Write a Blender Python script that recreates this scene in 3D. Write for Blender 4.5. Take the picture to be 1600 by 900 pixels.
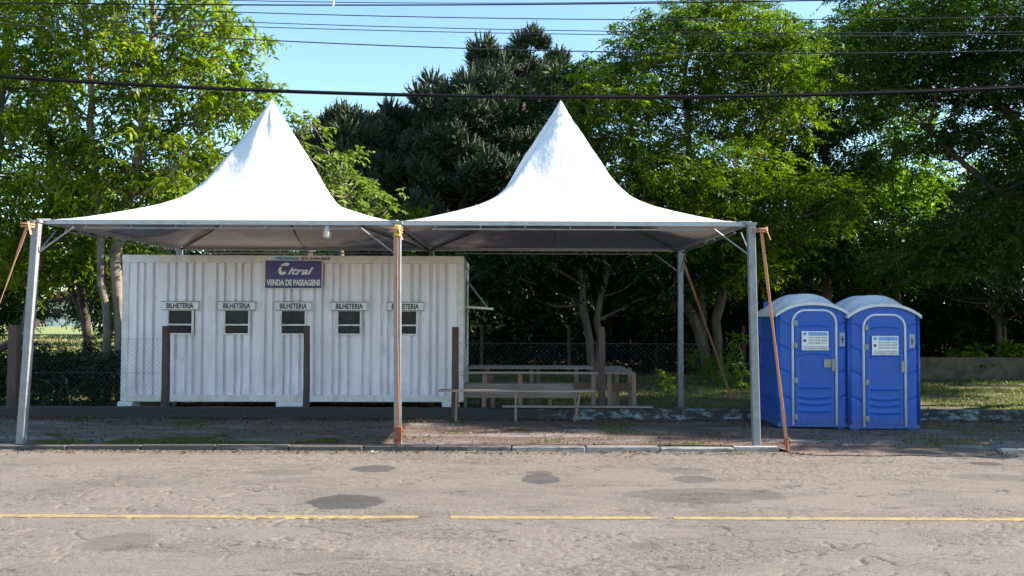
import bpy, math, random
import numpy as np
from mathutils import Vector, Matrix, noise
R = math.radians
sc = bpy.context.scene
for o in list(bpy.data.objects): bpy.data.objects.remove(o)
col = sc.collection
# ---------------------------------------------------------------- camera
F = 1340.0
CAM = Vector((0, 0, 1.85))
cd = bpy.data.cameras.new('camera'); cam = bpy.data.objects.new('camera', cd); col.objects.link(cam)
cd.lens = F/1600*36; cd.sensor_width = 36; cd.clip_start = .1; cd.clip_end = 3000
pitch = math.atan(40/F)
CR = Matrix.Rotation(R(90)+pitch, 3, 'X') @ Matrix.Rotation(R(.2), 3, 'Z')
cam.location = CAM; cam.rotation_euler = CR.to_euler()
sc.camera = cam
# ---------------------------------------------------------------- sky, sun, exposure
SUN_EL, SUN_AZ = R(31), R(1)       # azimuth measured from +x; negative = towards the camera side
sdir = Vector((math.cos(SUN_EL)*math.cos(SUN_AZ), math.cos(SUN_EL)*math.sin(SUN_AZ), math.sin(SUN_EL)))
w = bpy.data.worlds.new('World'); sc.world = w; w.use_nodes = True
nt = w.node_tree; bg = nt.nodes['Background']
sky = nt.nodes.new('ShaderNodeTexSky'); sky.sky_type = 'NISHITA'; sky.sun_disc = False
sky.sun_elevation = SUN_EL; sky.sun_rotation = math.atan2(sdir.x, sdir.y)
sky.air_density = 1.0; sky.dust_density = .2; sky.ozone_density = .6
tn = nt.nodes.new('ShaderNodeMix'); tn.data_type = 'RGBA'; tn.blend_type = 'MULTIPLY'; tn.inputs[0].default_value = 1; tn.inputs[7].default_value = (.86, 1.0, 1.03, 1)
nt.links.new(sky.outputs[0], tn.inputs[6]); nt.links.new(tn.outputs[2], bg.inputs[0]); bg.inputs[1].default_value = .09
sd = bpy.data.lights.new('sun', 'SUN'); sun = bpy.data.objects.new('sun', sd); col.objects.link(sun)
sd.energy = 5.0; sd.angle = R(.55); sd.color = (1, .9, .77)
sun.rotation_euler = sdir.to_track_quat('Z', 'Y').to_euler(); sun.location = (20, 0, 30)
sc.view_settings.view_transform = 'Standard'; sc.view_settings.look = 'None'
sc.view_settings.gamma = 1; sc.view_settings.exposure = 1.8
sc.view_settings.use_curve_mapping = False
sc.cycles.max_bounces = 8; sc.cycles.transparent_max_bounces = 8

def ray(px, py):
    return CR @ Vector(((px-800)/F, (450-py)/F, -1))
def W(px, py, Y):
    d = ray(px, py); return CAM + d*(Y/d.y)
def G(px, py, z=0.05):
    d = ray(px, py); return CAM + d*((z-CAM.z)/d.z)

# ---------------------------------------------------------------- object helpers
def tag(o, label=None, cat=None, group=None, kind=None):
    if label: o['label'] = label
    if cat: o['category'] = cat
    if group: o['group'] = group
    if kind: o['kind'] = kind
    return o
def thing(name, label, cat, loc=(0, 0, 0), rotz=0, group=None):
    o = bpy.data.objects.new(name, None); o.empty_display_size = .2; col.objects.link(o)
    o.location = loc; o.rotation_euler = (0, 0, rotz)
    return tag(o, label, cat, group)
class MB:
    def __init__(s): s.v = []; s.f = []
    def add(s, vs, fs):
        n = len(s.v); s.v += [tuple(v) for v in vs]; s.f += [tuple(i+n for i in f) for f in fs]; return s
    def box(s, x0, x1, y0, y1, z0, z1, M=None):
        vs = [Vector((x, y, z)) for z in (z0, z1) for x, y in ((x0, y0), (x1, y0), (x1, y1), (x0, y1))]
        if M: vs = [M @ v for v in vs]
        return s.add(vs, [(0, 3, 2, 1), (4, 5, 6, 7), (0, 1, 5, 4), (1, 2, 6, 5), (2, 3, 7, 6), (3, 0, 4, 7)])
    def bar(s, a, b, w, h, up=(0, 0, 1)):       # rectangular bar a->b; w sideways, h along up
        a = Vector(a); b = Vector(b); d = (b-a).normalized(); u = Vector(up)
        if abs(d.dot(u)) > .98: u = Vector((0, 1, 0))
        sx = d.cross(u).normalized(); uu = sx.cross(d)
        vs = [p + sx*i*w/2 + uu*j*h/2 for p in (a, b) for i, j in ((-1, -1), (1, -1), (1, 1), (-1, 1))]
        return s.add(vs, [(3, 2, 1, 0), (4, 5, 6, 7), (0, 1, 5, 4), (1, 2, 6, 5), (2, 3, 7, 6), (3, 0, 4, 7)])
    def tube(s, pts, r, n=8, cap=True):
        pts = [Vector(p) for p in pts]; rr = r if isinstance(r, (list, tuple)) else [r]*len(pts)
        rings = []; ref = None
        for i, p in enumerate(pts):
            d = (pts[min(i+1, len(pts)-1)]-pts[max(i-1, 0)]).normalized()
            if ref is None: ref = d.orthogonal().normalized()
            ref = (ref-d*ref.dot(d)).normalized(); b = d.cross(ref)
            rings.append([p+(ref*math.cos(6.28318*k/n)+b*math.sin(6.28318*k/n))*rr[i] for k in range(n)])
        vs = [v for q in rings for v in q]; fs = []
        for i in range(len(pts)-1):
            for k in range(n):
                fs.append((i*n+k, i*n+(k+1) % n, (i+1)*n+(k+1) % n, (i+1)*n+k))
        if cap: fs += [tuple(range(n-1, -1, -1)), tuple((len(pts)-1)*n+k for k in range(n))]
        return s.add(vs, fs)
    def prism(s, poly, y0, y1):                  # poly of (x,z) extruded in y
        n = len(poly); vs = [(x, y0, z) for x, z in poly]+[(x, y1, z) for x, z in poly]
        fs = [tuple(range(n)), tuple(range(2*n-1, n-1, -1))]+[(i, i+n, (i+1) % n+n, (i+1) % n) for i in range(n)]
        return s.add(vs, fs)
    def build(s, name, mat, parent=None, smooth=False, bevel=0, kind=None):
        me = bpy.data.meshes.new(name); me.from_pydata(s.v, [], s.f); me.validate()
        o = bpy.data.objects.new(name, me); col.objects.link(o)
        if mat: me.materials.append(mat)
        if smooth: me.polygons.foreach_set('use_smooth', [True]*len(me.polygons))
        if parent: o.parent = parent
        if bevel:
            m = o.modifiers.new('bevel', 'BEVEL'); m.width = bevel; m.segments = 2; m.limit_method = 'ANGLE'
        if kind: o['kind'] = kind
        return o
def grid_mesh(name, fn, nu, nv, mat, parent=None, smooth=True, closed=False):
    mb = MB(); vs = [fn(i/nu, j/nv) for j in range(nv+1) for i in range(nu+1)]
    mb.add(vs, [(j*(nu+1)+i, j*(nu+1)+i+1, (j+1)*(nu+1)+i+1, (j+1)*(nu+1)+i) for j in range(nv) for i in range(nu)])
    return mb.build(name, mat, parent, smooth)
def text_mesh(name, body, mat, parent, width, height, loc, shear=0, bold=0, sx_only=None, depth=.002):
    cu = bpy.data.curves.new(name, 'FONT'); cu.body = body; cu.size = 1; cu.shear = shear; cu.offset = bold
    cu.align_x = 'LEFT'; cu.extrude = 0; cu.resolution_u = 3
    t = bpy.data.objects.new(name, cu); col.objects.link(t)
    dg = bpy.context.evaluated_depsgraph_get(); me = bpy.data.meshes.new_from_object(t.evaluated_get(dg))
    bpy.data.objects.remove(t)
    co = np.zeros(len(me.vertices)*3); me.vertices.foreach_get('co', co); co = co.reshape(-1, 3)
    mn = co.min(0); mx = co.max(0)
    x = (co[:, 0]-(mn[0]+mx[0])/2)/(mx[0]-mn[0])*width; z = (co[:, 1]-(mn[1]+mx[1])/2)/(mx[1]-mn[1])*height
    out = np.stack([x, np.zeros_like(x), z], 1); me.vertices.foreach_set('co', out.ravel()); me.update()
    me.materials.clear(); me.materials.append(mat)
    o = bpy.data.objects.new(name, me); col.objects.link(o); o.parent = parent; o.location = loc
    return o
def copy_tree(o, parent=None):
    c = o.copy(); col.objects.link(c); c.parent = parent
    for ch in [x for x in bpy.data.objects if x.parent == o]: copy_tree(ch, c)
    return c

# ---------------------------------------------------------------- materials
def newmat(name):
    m = bpy.data.materials.new(name); m.use_nodes = True; t = m.node_tree
    return m, t, t.nodes['Principled BSDF']
def N(t, typ, **kw):
    n = t.nodes.new(typ)
    for k, v in kw.items():
        if k in n.inputs.keys() if isinstance(k, str) else False: n.inputs[k].default_value = v
        else: setattr(n, k, v)
    return n
def ramp(t, fac, stops):
    r = t.nodes.new('ShaderNodeValToRGB'); e = r.color_ramp.elements
    while len(e) < len(stops): e.new(.5)
    for i, (p, c) in enumerate(stops):
        e[i].position = p; e[i].color = (c if len(c) == 4 else (*c, 1)) if hasattr(c, '__len__') else (c, c, c, 1)
    t.links.new(fac, r.inputs[0]); return r.outputs[0]
def mix(t, fac, a, b, mode='MIX'):
    m = t.nodes.new('ShaderNodeMix'); m.data_type = 'RGBA'; m.blend_type = mode
    for s, v in ((m.inputs[0], fac), (m.inputs[6], a), (m.inputs[7], b)):
        if hasattr(v, 'is_linked'): t.links.new(v, s)
        elif isinstance(v, (int, float)): s.default_value = v
        else: s.default_value = (*v, 1)
    return m.outputs[2]
def math_(t, op, a, b=None, c=None):
    m = t.nodes.new('ShaderNodeMath'); m.operation = op
    for s, v in zip(m.inputs, (a, b, c)):
        if v is None: continue
        if hasattr(v, 'is_linked'): t.links.new(v, s)
        else: s.default_value = v
    return m.outputs[0]
def coord(t, scale=(1, 1, 1), loc=(0, 0, 0), out='Object'):
    tc = t.nodes.new('ShaderNodeTexCoord'); mp = t.nodes.new('ShaderNodeMapping')
    mp.inputs['Scale'].default_value = scale; mp.inputs['Location'].default_value = loc
    t.links.new(tc.outputs[out], mp.inputs[0]); return mp.outputs[0]
def noise_(t, vec, scale, detail=6, rough=.6, out='Fac'):
    n = t.nodes.new('ShaderNodeTexNoise'); n.inputs['Scale'].default_value = scale
    n.inputs['Detail'].default_value = detail; n.inputs['Roughness'].default_value = rough
    t.links.new(vec, n.inputs['Vector']); return n.outputs[out]
def bump(t, bs, h, strength=.4, dist=.01):
    b = t.nodes.new('ShaderNodeBump'); b.inputs['Strength'].default_value = strength; b.inputs['Distance'].default_value = dist
    t.links.new(h, b.inputs['Height']); t.links.new(b.outputs[0], bs.inputs['Normal'])
def plain(name, c, rough=.6, metal=0, dirt=None, dscale=6, amount=.5, stretch=(1, 1, 1), bmp=0, spec=.5):
    m, t, bs = newmat(name); bs.inputs['Roughness'].default_value = rough; bs.inputs['Metallic'].default_value = metal
    bs.inputs['Specular IOR Level'].default_value = spec
    v = coord(t, stretch)
    n = noise_(t, v, dscale, 8, .65)
    d = dirt or tuple(x*.6 for x in c)
    t.links.new(mix(t, ramp(t, n, [(.42, 0), (.72, amount)]), c, d), bs.inputs['Base Color'])
    if bmp: bump(t, bs, noise_(t, v, dscale*4, 6), bmp, .01)
    return m

M = {}
M['galv'] = plain('galvanised_steel', (.27, .28, .3), .55, .3, (.16, .16, .16), 9, .7)
M['eave'] = plain('eave_beam_steel', (.42, .44, .47), .5, .2, (.28, .29, .3), 7, .6)
M['darksteel'] = plain('dull_steel', (.22, .22, .22), .6, .2, (.12, .1, .08), 9, .7)
M['white_paint'] = plain('white_painted_steel', (.74, .76, .79), .4, 0, (.45, .42, .36), 3.5, .75, (3, 3, .35))
M['white_trim'] = plain('white_painted_trim', (.72, .69, .7), .45, 0, (.4, .33, .26), 6, .6)
M['dark_glass'] = plain('dark_window', (.02, .022, .032), .2, 0, (.045, .045, .055), 5, 1, spec=.15)
M['board'] = plain('white_sign_board', (.75, .76, .78), .5, 0, (.6, .58, .52), 8, .5)
M['ink'] = plain('dark_lettering', (.03, .03, .05), .5)
M['purple'] = plain('purple_sign', (.045, .02, .19), .35, 0, (.035, .02, .12), 4, .5)
M['sign_white'] = plain('pale_sign_lettering', (.75, .75, .8), .4)
M['bluetext'] = plain('blue_lettering', (.05, .22, .5), .4)
M['paleblue'] = plain('pale_blue_print', (.3, .52, .8), .4)
M['redtext'] = plain('maroon_lettering', (.2, .06, .08), .5)
M['greytext'] = plain('grey_lettering', (.12, .12, .16), .5)
m, t, bs = newmat('blue_moulded_plastic'); v = coord(t)
c = mix(t, ramp(t, noise_(t, v, 4, 7, .65), [(.42, 0), (.75, .6)]), (.013, .088, .42), (.03, .1, .36))
c = mix(t, ramp(t, noise_(t, coord(t, (3, 3, .5)), 6, 6, .7), [(.58, 0), (.7, .35)]), c, (.1, .16, .36))
sp_ = t.nodes.new('ShaderNodeSeparateXYZ'); t.links.new(v, sp_.inputs[0])
dz_ = math_(t, 'ADD', sp_.outputs[2], math_(t, 'MULTIPLY', noise_(t, v, 9, 6, .7), .5))
c = mix(t, ramp(t, dz_, [(.28, .35), (.52, 0)]), c, (.13, .1, .09))
t.links.new(c, bs.inputs['Base Color']); bs.inputs['Roughness'].default_value = .42; bs.inputs['Specular IOR Level'].default_value = .4; M['potty'] = m
M['potty_roof'] = plain('milky_roof_plastic', (.62, .63, .68), .45, 0, (.42, .42, .45), 5, .6)
M['potty_trim'] = plain('pale_door_trim', (.6, .66, .78), .4)
M['latch'] = plain('grimy_latch_plate', (.28, .29, .27), .5)
M['strap'] = plain('orange_webbing', (.47, .22, .12), .8, 0, (.34, .14, .08), 14, .7, (1, 1, .5))
M['rust'] = plain('rusty_hardware', (.3, .08, .04), .7, 0, (.15, .05, .03), 20, .8)
M['yellow'] = plain('yellow_tape', (.7, .58, .05), .6)
M['post'] = plain('weathered_post', (.095, .062, .055), .95, 0, (.035, .025, .024), 8, .8, (1, 1, .2), .4)
M['wood'] = plain('weathered_plank', (.35, .28, .24), .85, 0, (.18, .13, .11), 9, .8, (.15, 1, 1), .25)
M['wood_brown'] = plain('brown_plank', (.16, .095, .07), .85, 0, (.08, .05, .04), 9, .8, (.15, 1, 1), .25)
M['wood_leg'] = plain('brown_batten', (.3, .2, .15), .85, 0, (.16, .1, .08), 9, .8, (1, 1, .15), .2)
M['cable'] = plain('black_cable', (.008, .008, .01), .9, spec=.1)
M['wire'] = plain('grey_wire', (.03, .033, .04), .8, spec=.1)
M['mesh_wire'] = plain('galvanised_mesh_wire', (.09, .09, .095), .7, .4)
M['lamp_white'] = plain('white_lamp_plastic', (.42, .39, .37), .6)
M['concrete'] = plain('mouldy_concrete', (.13, .105, .08), .9, 0, (.025, .023, .02), 2.6, .95, bmp=.4)
M['kerb'] = plain('weathered_kerb_paint', (.5, .48, .46), .85, 0, (.2, .17, .15), 3, .95, bmp=.5)
M['roof_far'] = plain('far_wall_paint', (.75, .74, .74), .7)
M['roof_tile'] = plain('far_clay_roof', (.35, .16, .12), .8)

def leafmat(name, c1, c2, trans=.35, rough=.5, sat=1):
    m, t, bs = newmat(name); out = t.nodes['Material Output']
    a = t.nodes.new('ShaderNodeAttribute'); a.attribute_name = 'tint'
    c = mix(t, a.outputs['Fac'], c1, c2)
    t.links.new(c, bs.inputs['Base Color']); bs.inputs['Roughness'].default_value = rough
    bs.inputs['Specular IOR Level'].default_value = .35
    tr = t.nodes.new('ShaderNodeBsdfTranslucent')
    t.links.new(mix(t, 1.0, c, (1.0, 1.35, .35), 'MULTIPLY'), tr.inputs[0])
    ms = t.nodes.new('ShaderNodeMixShader'); ms.inputs[0].default_value = trans
    t.links.new(bs.outputs[0], ms.inputs[1]); t.links.new(tr.outputs[0], ms.inputs[2]); t.links.new(ms.outputs[0], out.inputs[0])
    return m
LM = {
 'left': leafmat('leaf_bright', (.045, .085, .006), (.27, .32, .016), .48, .42),
 'feather': leafmat('leaf_feathery', (.018, .05, .005), (.23, .29, .012), .45),
 'mid': leafmat('leaf_mid_green', (.02, .05, .008), (.085, .14, .014), .4),
 'dark': leafmat('leaf_deep_green', (.01, .026, .008), (.035, .065, .014), .3),
 'lime': leafmat('leaf_lime', (.1, .19, .012), (.24, .33, .02), .5),
 'pale': leafmat('leaf_pale', (.12, .16, .035), (.22, .26, .07), .4),
 'pine': leafmat('needle_dark', (.016, .03, .02), (.075, .095, .045), .05, .75),
 'shrub': leafmat('leaf_shrub', (.012, .028, .009), (.03, .055, .014), .2),
 'grass': leafmat('grass_blade', (.07, .1, .02), (.2, .2, .06), .3),
 'litter': leafmat('fallen_leaf', (.06, .035, .02), (.24, .16, .08), .1),
 'dry': leafmat('dry_grass_blade', (.12, .13, .04), (.28, .25, .12), .2),
}
M['bark'] = plain('grey_brown_bark', (.13, .1, .08), .9, 0, (.05, .038, .03), 7, .9, (1, 1, .3), .6)
M['bark_pale'] = plain('pale_bark', (.2, .16, .125), .9, 0, (.045, .036, .03), 4, 1, (1, 1, .7), .7)
M['bark_dark'] = plain('dark_bark', (.06, .045, .038), .9, 0, (.03, .022, .02), 7, .9, (1, 1, .3), .6)

# fabric
m, t, bs = newmat('tent_fabric'); out = t.nodes['Material Output']
v = coord(t)
cc = mix(t, ramp(t, noise_(t, v, 1.6, 8, .7), [(.45, 0), (.8, .5)]), (.74, .745, .78), (.55, .53, .51))
gm = t.nodes.new('ShaderNodeNewGeometry'); cc = mix(t, gm.outputs['Backfacing'], cc, (.14, .115, .11))  # darker inner face paints the shade under the canopy into the colour
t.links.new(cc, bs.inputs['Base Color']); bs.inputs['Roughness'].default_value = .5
wv = noise_(t, coord(t, (1, 1, .35)), 2.2, 4, .5); bump(t, bs, wv, .5, .1)
tr = t.nodes.new('ShaderNodeBsdfTranslucent'); tr.inputs[0].default_value = (.5, .42, .38, 1)
ms = t.nodes.new('ShaderNodeMixShader'); ms.inputs[0].default_value = .06
t.links.new(bs.outputs[0], ms.inputs[1]); t.links.new(tr.outputs[0], ms.inputs[2]); t.links.new(ms.outputs[0], out.inputs[0])
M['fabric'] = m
M['seam'] = plain('welded_seam', (.62, .62, .64), .5)
# road
m, t, bs = newmat('old_asphalt')
v = coord(t); big = noise_(t, coord(t, (.5, 1.4, 1)), .7, 5, .6); mid = noise_(t, v, 5, 8, .7); fine = noise_(t, v, 55, 6, .85)
c = mix(t, ramp(t, big, [(.3, 0), (.7, 1)]), (.182, .16, .142), (.206, .182, .162))
c = mix(t, ramp(t, mid, [(.4, 0), (.75, .25)]), c, (.17, .143, .127))
c = mix(t, ramp(t, fine, [(.38, .75), (.6, 0)]), c, (.085, .072, .066), 'MIX')
c = mix(t, ramp(t, fine, [(.56, 0), (.8, .65)]), c, (.36, .31, .27), 'MIX')
# broken surface bands
wn = t.nodes.new('ShaderNodeTexVoronoi'); wn.feature = 'DISTANCE_TO_EDGE'; wn.inputs['Scale'].default_value = 6.5
dv = t.nodes.new('ShaderNodeVectorMath'); dv.operation = 'MULTIPLY_ADD'
t.links.new(noise_(t, v, 4, 8, .75, 'Color'), dv.inputs[0]); dv.inputs[1].default_value = (.75, .75, 0); t.links.new(coord(t, (.55, 1.6, 1)), dv.inputs[2])
t.links.new(dv.outputs[0], wn.inputs['Vector'])
crack = ramp(t, wn.outputs[0], [(.0, 1), (.06, 0)])
mask = ramp(t, noise_(t, coord(t, (.45, .9, 1), (3.3, 1.2, 0)), .9, 4, .6), [(.5, 0), (.62, 1)])
crk = math_(t, 'MULTIPLY', crack, mask)
chip = ramp(t, noise_(t, coord(t, (1, 1.6, 1)), 34, 5, .75), [(.5, 0), (.58, 1)])
chm = math_(t, 'MULTIPLY', chip, ramp(t, noise_(t, coord(t, (.5, 1.1, 1), (8, 3, 0)), 1.3, 4, .6), [(.5, 0), (.6, 1)]))
c = mix(t, math_(t, 'MULTIPLY', crk, .4), c, (.07, .058, .05))
c = mix(t, math_(t, 'MULTIPLY', chm, .12), c, (.13, .105, .09))
rough_h = math_(t, 'ADD', math_(t, 'MULTIPLY', mid, .7), math_(t, 'MULTIPLY', fine, .45))
rough_h = math_(t, 'SUBTRACT', rough_h, math_(t, 'MULTIPLY', crk, .5)); rough_h = math_(t, 'SUBTRACT', rough_h, math_(t, 'MULTIPLY', chm, .7))
# dark repair patches, last row dark smudges near the kerb: (px,py, half width px, half height px)
sep = t.nodes.new('ShaderNodeSeparateXYZ'); t.links.new(v, sep.inputs[0])
def ellipse(p0, p1):
    cx, cy = (p0.x+p1.x)/2, (p0.y+p1.y)/2; rx, ry = abs(p1.x-p0.x)/2, abs(p1.y-p0.y)/2
    a = math_(t, 'DIVIDE', math_(t, 'SUBTRACT', sep.outputs[0], cx), rx); b = math_(t, 'DIVIDE', math_(t, 'SUBTRACT', sep.outputs[1], cy), ry)
    d = math_(t, 'ADD', math_(t, 'MULTIPLY', a, a), math_(t, 'MULTIPLY', b, b))
    return math_(t, 'ADD', d, math_(t, 'MULTIPLY', math_(t, 'SUBTRACT', noise_(t, v, 3.2, 6, .65), .5), 1.9))
PATCH = [(540, 784, 62, 12, .9), (583, 732, 36, 6, .85), (845, 748, 30, 8, .85), (842, 738, 22, 3, .6), (1085, 748, 34, 6, .6), (1070, 735, 44, 5, .4),
                             (190, 846, 60, 15, .38), (1100, 774, 130, 12, .45), (440, 738, 50, 5, .35), (1010, 853, 28, 6, .35), (1065, 885, 14, 6, .4), (1545, 745, 60, 6, .4),
                             (930, 706, 26, 3, .8), (1542, 724, 24, 3, .9), (385, 703, 30, 3, .5)]
for (px, py, hw, hh, dk) in PATCH:
    e = ellipse(G(px-hw, py, 0), G(px+hw, py, 0)) if False else ellipse(Vector((G(px-hw, py, 0).x, G(px, py-hh, 0).y, 0)), Vector((G(px+hw, py, 0).x, G(px, py+hh, 0).y, 0)))
    k = ramp(t, e, [(.85, dk), (1.08, 0)])
    c = mix(t, k, c, (.06, .057, .058))
cr_n = noise_(t, v, 1.6, 3, .55); cr_w = t.nodes.new('ShaderNodeVectorMath'); cr_w.operation = 'MULTIPLY_ADD'; t.links.new(noise_(t, v, 5, 5, .6, 'Color'), cr_w.inputs[0]); cr_w.inputs[1].default_value = (.35, .35, 0); t.links.new(coord(t, (.8, 1.7, 1)), cr_w.inputs[2])
ln = math_(t, 'ABSOLUTE', math_(t, 'SUBTRACT', noise_(t, cr_w.outputs[0], 1.5, 2, .5), .5))
c = mix(t, math_(t, 'MULTIPLY', ramp(t, ln, [(.0, .85), (.011, 0)]), ramp(t, noise_(t, coord(t, (.7, 1.5, 1), (5, 0, 0)), .9, 4, .6), [(.45, 0), (.53, 1)])), c, (.045, .038, .035))
t.links.new(c, bs.inputs['Base Color']); bs.inputs['Roughness'].default_value = .93; bs.inputs['Specular IOR Level'].default_value = .2
bump(t, bs, rough_h, .7, .012); M['road'] = m
# yellow paint worn
m, t, bs = newmat('worn_yellow_paint'); out = t.nodes['Material Output']
v = coord(t); n = noise_(t, v, 9, 8, .8)
bs.inputs['Base Color'].default_value = (.36, .25, .06, 1); bs.inputs['Roughness'].default_value = .9
b2 = t.nodes.new('ShaderNodeBsdfDiffuse'); b2.inputs[0].default_value = (.17, .145, .13, 1)
ms = t.nodes.new('ShaderNodeMixShader'); t.links.new(ramp(t, n, [(.4, .2), (.64, .95)]), ms.inputs[0])
t.links.new(bs.outputs[0], ms.inputs[1]); t.links.new(b2.outputs[0], ms.inputs[2]); t.links.new(ms.outputs[0], out.inputs[0]); M['line'] = m
# sidewalk
m, t, bs = newmat('dirt_and_paving'); v = coord(t)
c = mix(t, ramp(t, noise_(t, v, 1.1, 6, .6), [(.35, 0), (.65, 1)]), (.11, .072, .057), (.19, .13, .105))
c = mix(t, ramp(t, noise_(t, coord(t, (.5, 1.6, 1), (4, 2, 0)), 1.0, 6, .65), [(.5, 0), (.62, .85)]), c, (.27, .255, .27))
c = mix(t, ramp(t, noise_(t, coord(t, (.6, 1.2, 1), (9, 5, 0)), 1.6, 7, .7), [(.56, 0), (.7, .7)]), c, (.13, .14, .04))
c = mix(t, ramp(t, noise_(t, v, 30, 4, .8), [(.4, .5), (.62, 0)]), c, (.06, .04, .035))
t.links.new(c, bs.inputs['Base Color']); bs.inputs['Roughness'].default_value = .95
bump(t, bs, noise_(t, v, 18, 8, .8), .8, .03); M['walk'] = m
m, t, bs = newmat('lawn_soil'); v = coord(t)
c = mix(t, ramp(t, noise_(t, v, .9, 6, .6), [(.35, 0), (.65, 1)]), (.06, .07, .022), (.13, .115, .05))
c = mix(t, ramp(t, noise_(t, v, 11, 6, .7), [(.45, 0), (.7, .8)]), c, (.07, .045, .03))
t.links.new(c, bs.inputs['Base Color']); bs.inputs['Roughness'].default_value = 1; bump(t, bs, noise_(t, v, 25, 6, .8), .8, .05); M['lawn'] = m
M['field'] = plain('field_grass', (.16, .2, .045), 1, 0, (.22, .2, .09), .5, .7)
m, t, bs = newmat('peeling_wall_paint'); v = coord(t, (1, 1, 2))
sp_ = t.nodes.new('ShaderNodeSeparateXYZ'); t.links.new(coord(t), sp_.inputs[0])
wx = ramp(t, math_(t, 'MULTIPLY_ADD', sp_.outputs[0], .1, .5), [(.5, 0), (.62, 1)])
c = mix(t, math_(t, 'MULTIPLY', wx, ramp(t, noise_(t, v, 4.5, 9, .75), [(.5, 0), (.6, 1)])), (.04, .035, .034), (.22, .27, .3))
t.links.new(c, bs.inputs['Base Color']); bs.inputs['Roughness'].default_value = .9; bump(t, bs, noise_(t, v, 12, 6, .7), .6, .02); M['peel'] = m
m, t, bs = newmat('kerb_stone'); v = coord(t)
sp_ = t.nodes.new('ShaderNodeSeparateXYZ'); t.links.new(v, sp_.inputs[0])
kx = math_(t, 'ADD', noise_(t, coord(t, (.6, 2, 2)), 2.4, 8, .75), ramp(t, math_(t, 'MULTIPLY_ADD', sp_.outputs[0], .1, .5), [(.4, 0), (.55, .2)]))
c = mix(t, ramp(t, kx, [(.56, 0), (.7, 1)]), (.11, .09, .08), (.36, .335, .315))
t.links.new(c, bs.inputs['Base Color']); bs.inputs['Roughness'].default_value = .9; bump(t, bs, noise_(t, v, 12, 8, .8), .9, .03); M['kerb'] = m

# ================================================================ SETTING
def sheet(name, x0, x1, y0, y1, z, mat, nx=1, ny=1, amp=0, fs=1.0):
    def fn(u, v_):
        x = x0+(x1-x0)*u; y = y0+(y1-y0)*v_
        return (x, y, z+amp*noise.noise(Vector((x*fs, y*fs, 3))))
    return tag(grid_mesh(name, fn, nx, ny, mat), kind='structure')
def terrain(u, v_):
    x = -400+800*u; y = -60+860*v_
    return (x, y, -.03)
tag(grid_mesh('ground', terrain, 4, 4, M['lawn'], smooth=False), kind='structure')
sheet('field', -120, -10, 30, 140, .03, M['field'])
sheet('lawn', -45, 45, 14.78, 29.9, .02, M['lawn'], 120, 70, .05, .5)
def vnoise(X, Y, seed):
    g_ = np.random.default_rng(seed); T_ = g_.random((256, 256)); xi = np.floor(X).astype(int); yi = np.floor(Y).astype(int); fx_ = X-xi; fy_ = Y-yi
    fx_ = fx_*fx_*(3-2*fx_); fy_ = fy_*fy_*(3-2*fy_); a = T_[xi % 256, yi % 256]; b = T_[(xi+1) % 256, yi % 256]; c = T_[xi % 256, (yi+1) % 256]; d = T_[(xi+1) % 256, (yi+1) % 256]
    return (a*(1-fx_)+b*fx_)*(1-fy_)+(c*(1-fx_)+d*fx_)*fy_
def fbm(X, Y, seed, o=4, p=.5):
    v = 0; am = 1; tot = 0
    for k in range(o): v = v+am*vnoise(X*2**k, Y*2**k, seed+k); tot += am; am *= p
    return v/tot
def road_h(X, Y):
    sm = lambda a, lo, hi: np.clip((a-lo)/(hi-lo), 0, 1)
    m1 = sm(fbm(X*.42+7, Y*1.0, 3, 4), .53, .64)
    m2 = sm(fbm(X*.9+3, Y*2.1, 13, 4), .56, .66)
    pits = sm(fbm(X*24, Y*30, 31, 3, .7), .48, .6)
    wx_ = X+.35*fbm(X*2, Y*2, 61, 4)-.17; wy_ = Y+.35*fbm(X*2+9, Y*2, 71, 4)-.17
    cr = 1-sm(np.abs(fbm(wx_*1.3, wy_*2.6, 41, 3)-.5), 0, .011)
    cr2 = 1-sm(np.abs(fbm(wx_*2.6, wy_*5.2, 51, 2)-.5), 0, .02)
    h = -.0065*np.maximum(m1, m2)*pits-.02*cr*sm(fbm(X*.5, Y*.8, 81, 3), .42, .58)-.009*cr2*m1
    h = h+.0022*(fbm(X*28, Y*28, 91, 2, .7)-.5)+.002*(fbm(X*1.2, Y*1.6, 97, 2)-.5)
    keep = np.ones_like(h)
    for (px, py, hw, hh, dk) in PATCH:
        if hw < 20: continue
        c_ = G(px, py, 0); rx_ = G(px+hw, py, 0).x-c_.x; ry_ = (G(px, py-hh, 0).y-G(px, py+hh, 0).y)/2
        e_ = ((X-c_.x)/rx_)**2+((Y-c_.y)/ry_)**2; keep = np.minimum(keep, .15+np.clip((e_-.8)/.3, 0, 1))
    edge = np.clip((9.4-np.abs(X))/.5, 0, 1)*np.clip((Y-5.1)/.4, 0, 1)*np.clip((11.62-Y)/.1, 0, 1)
    return h*np.minimum(keep, 1)*edge-.003*edge
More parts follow.
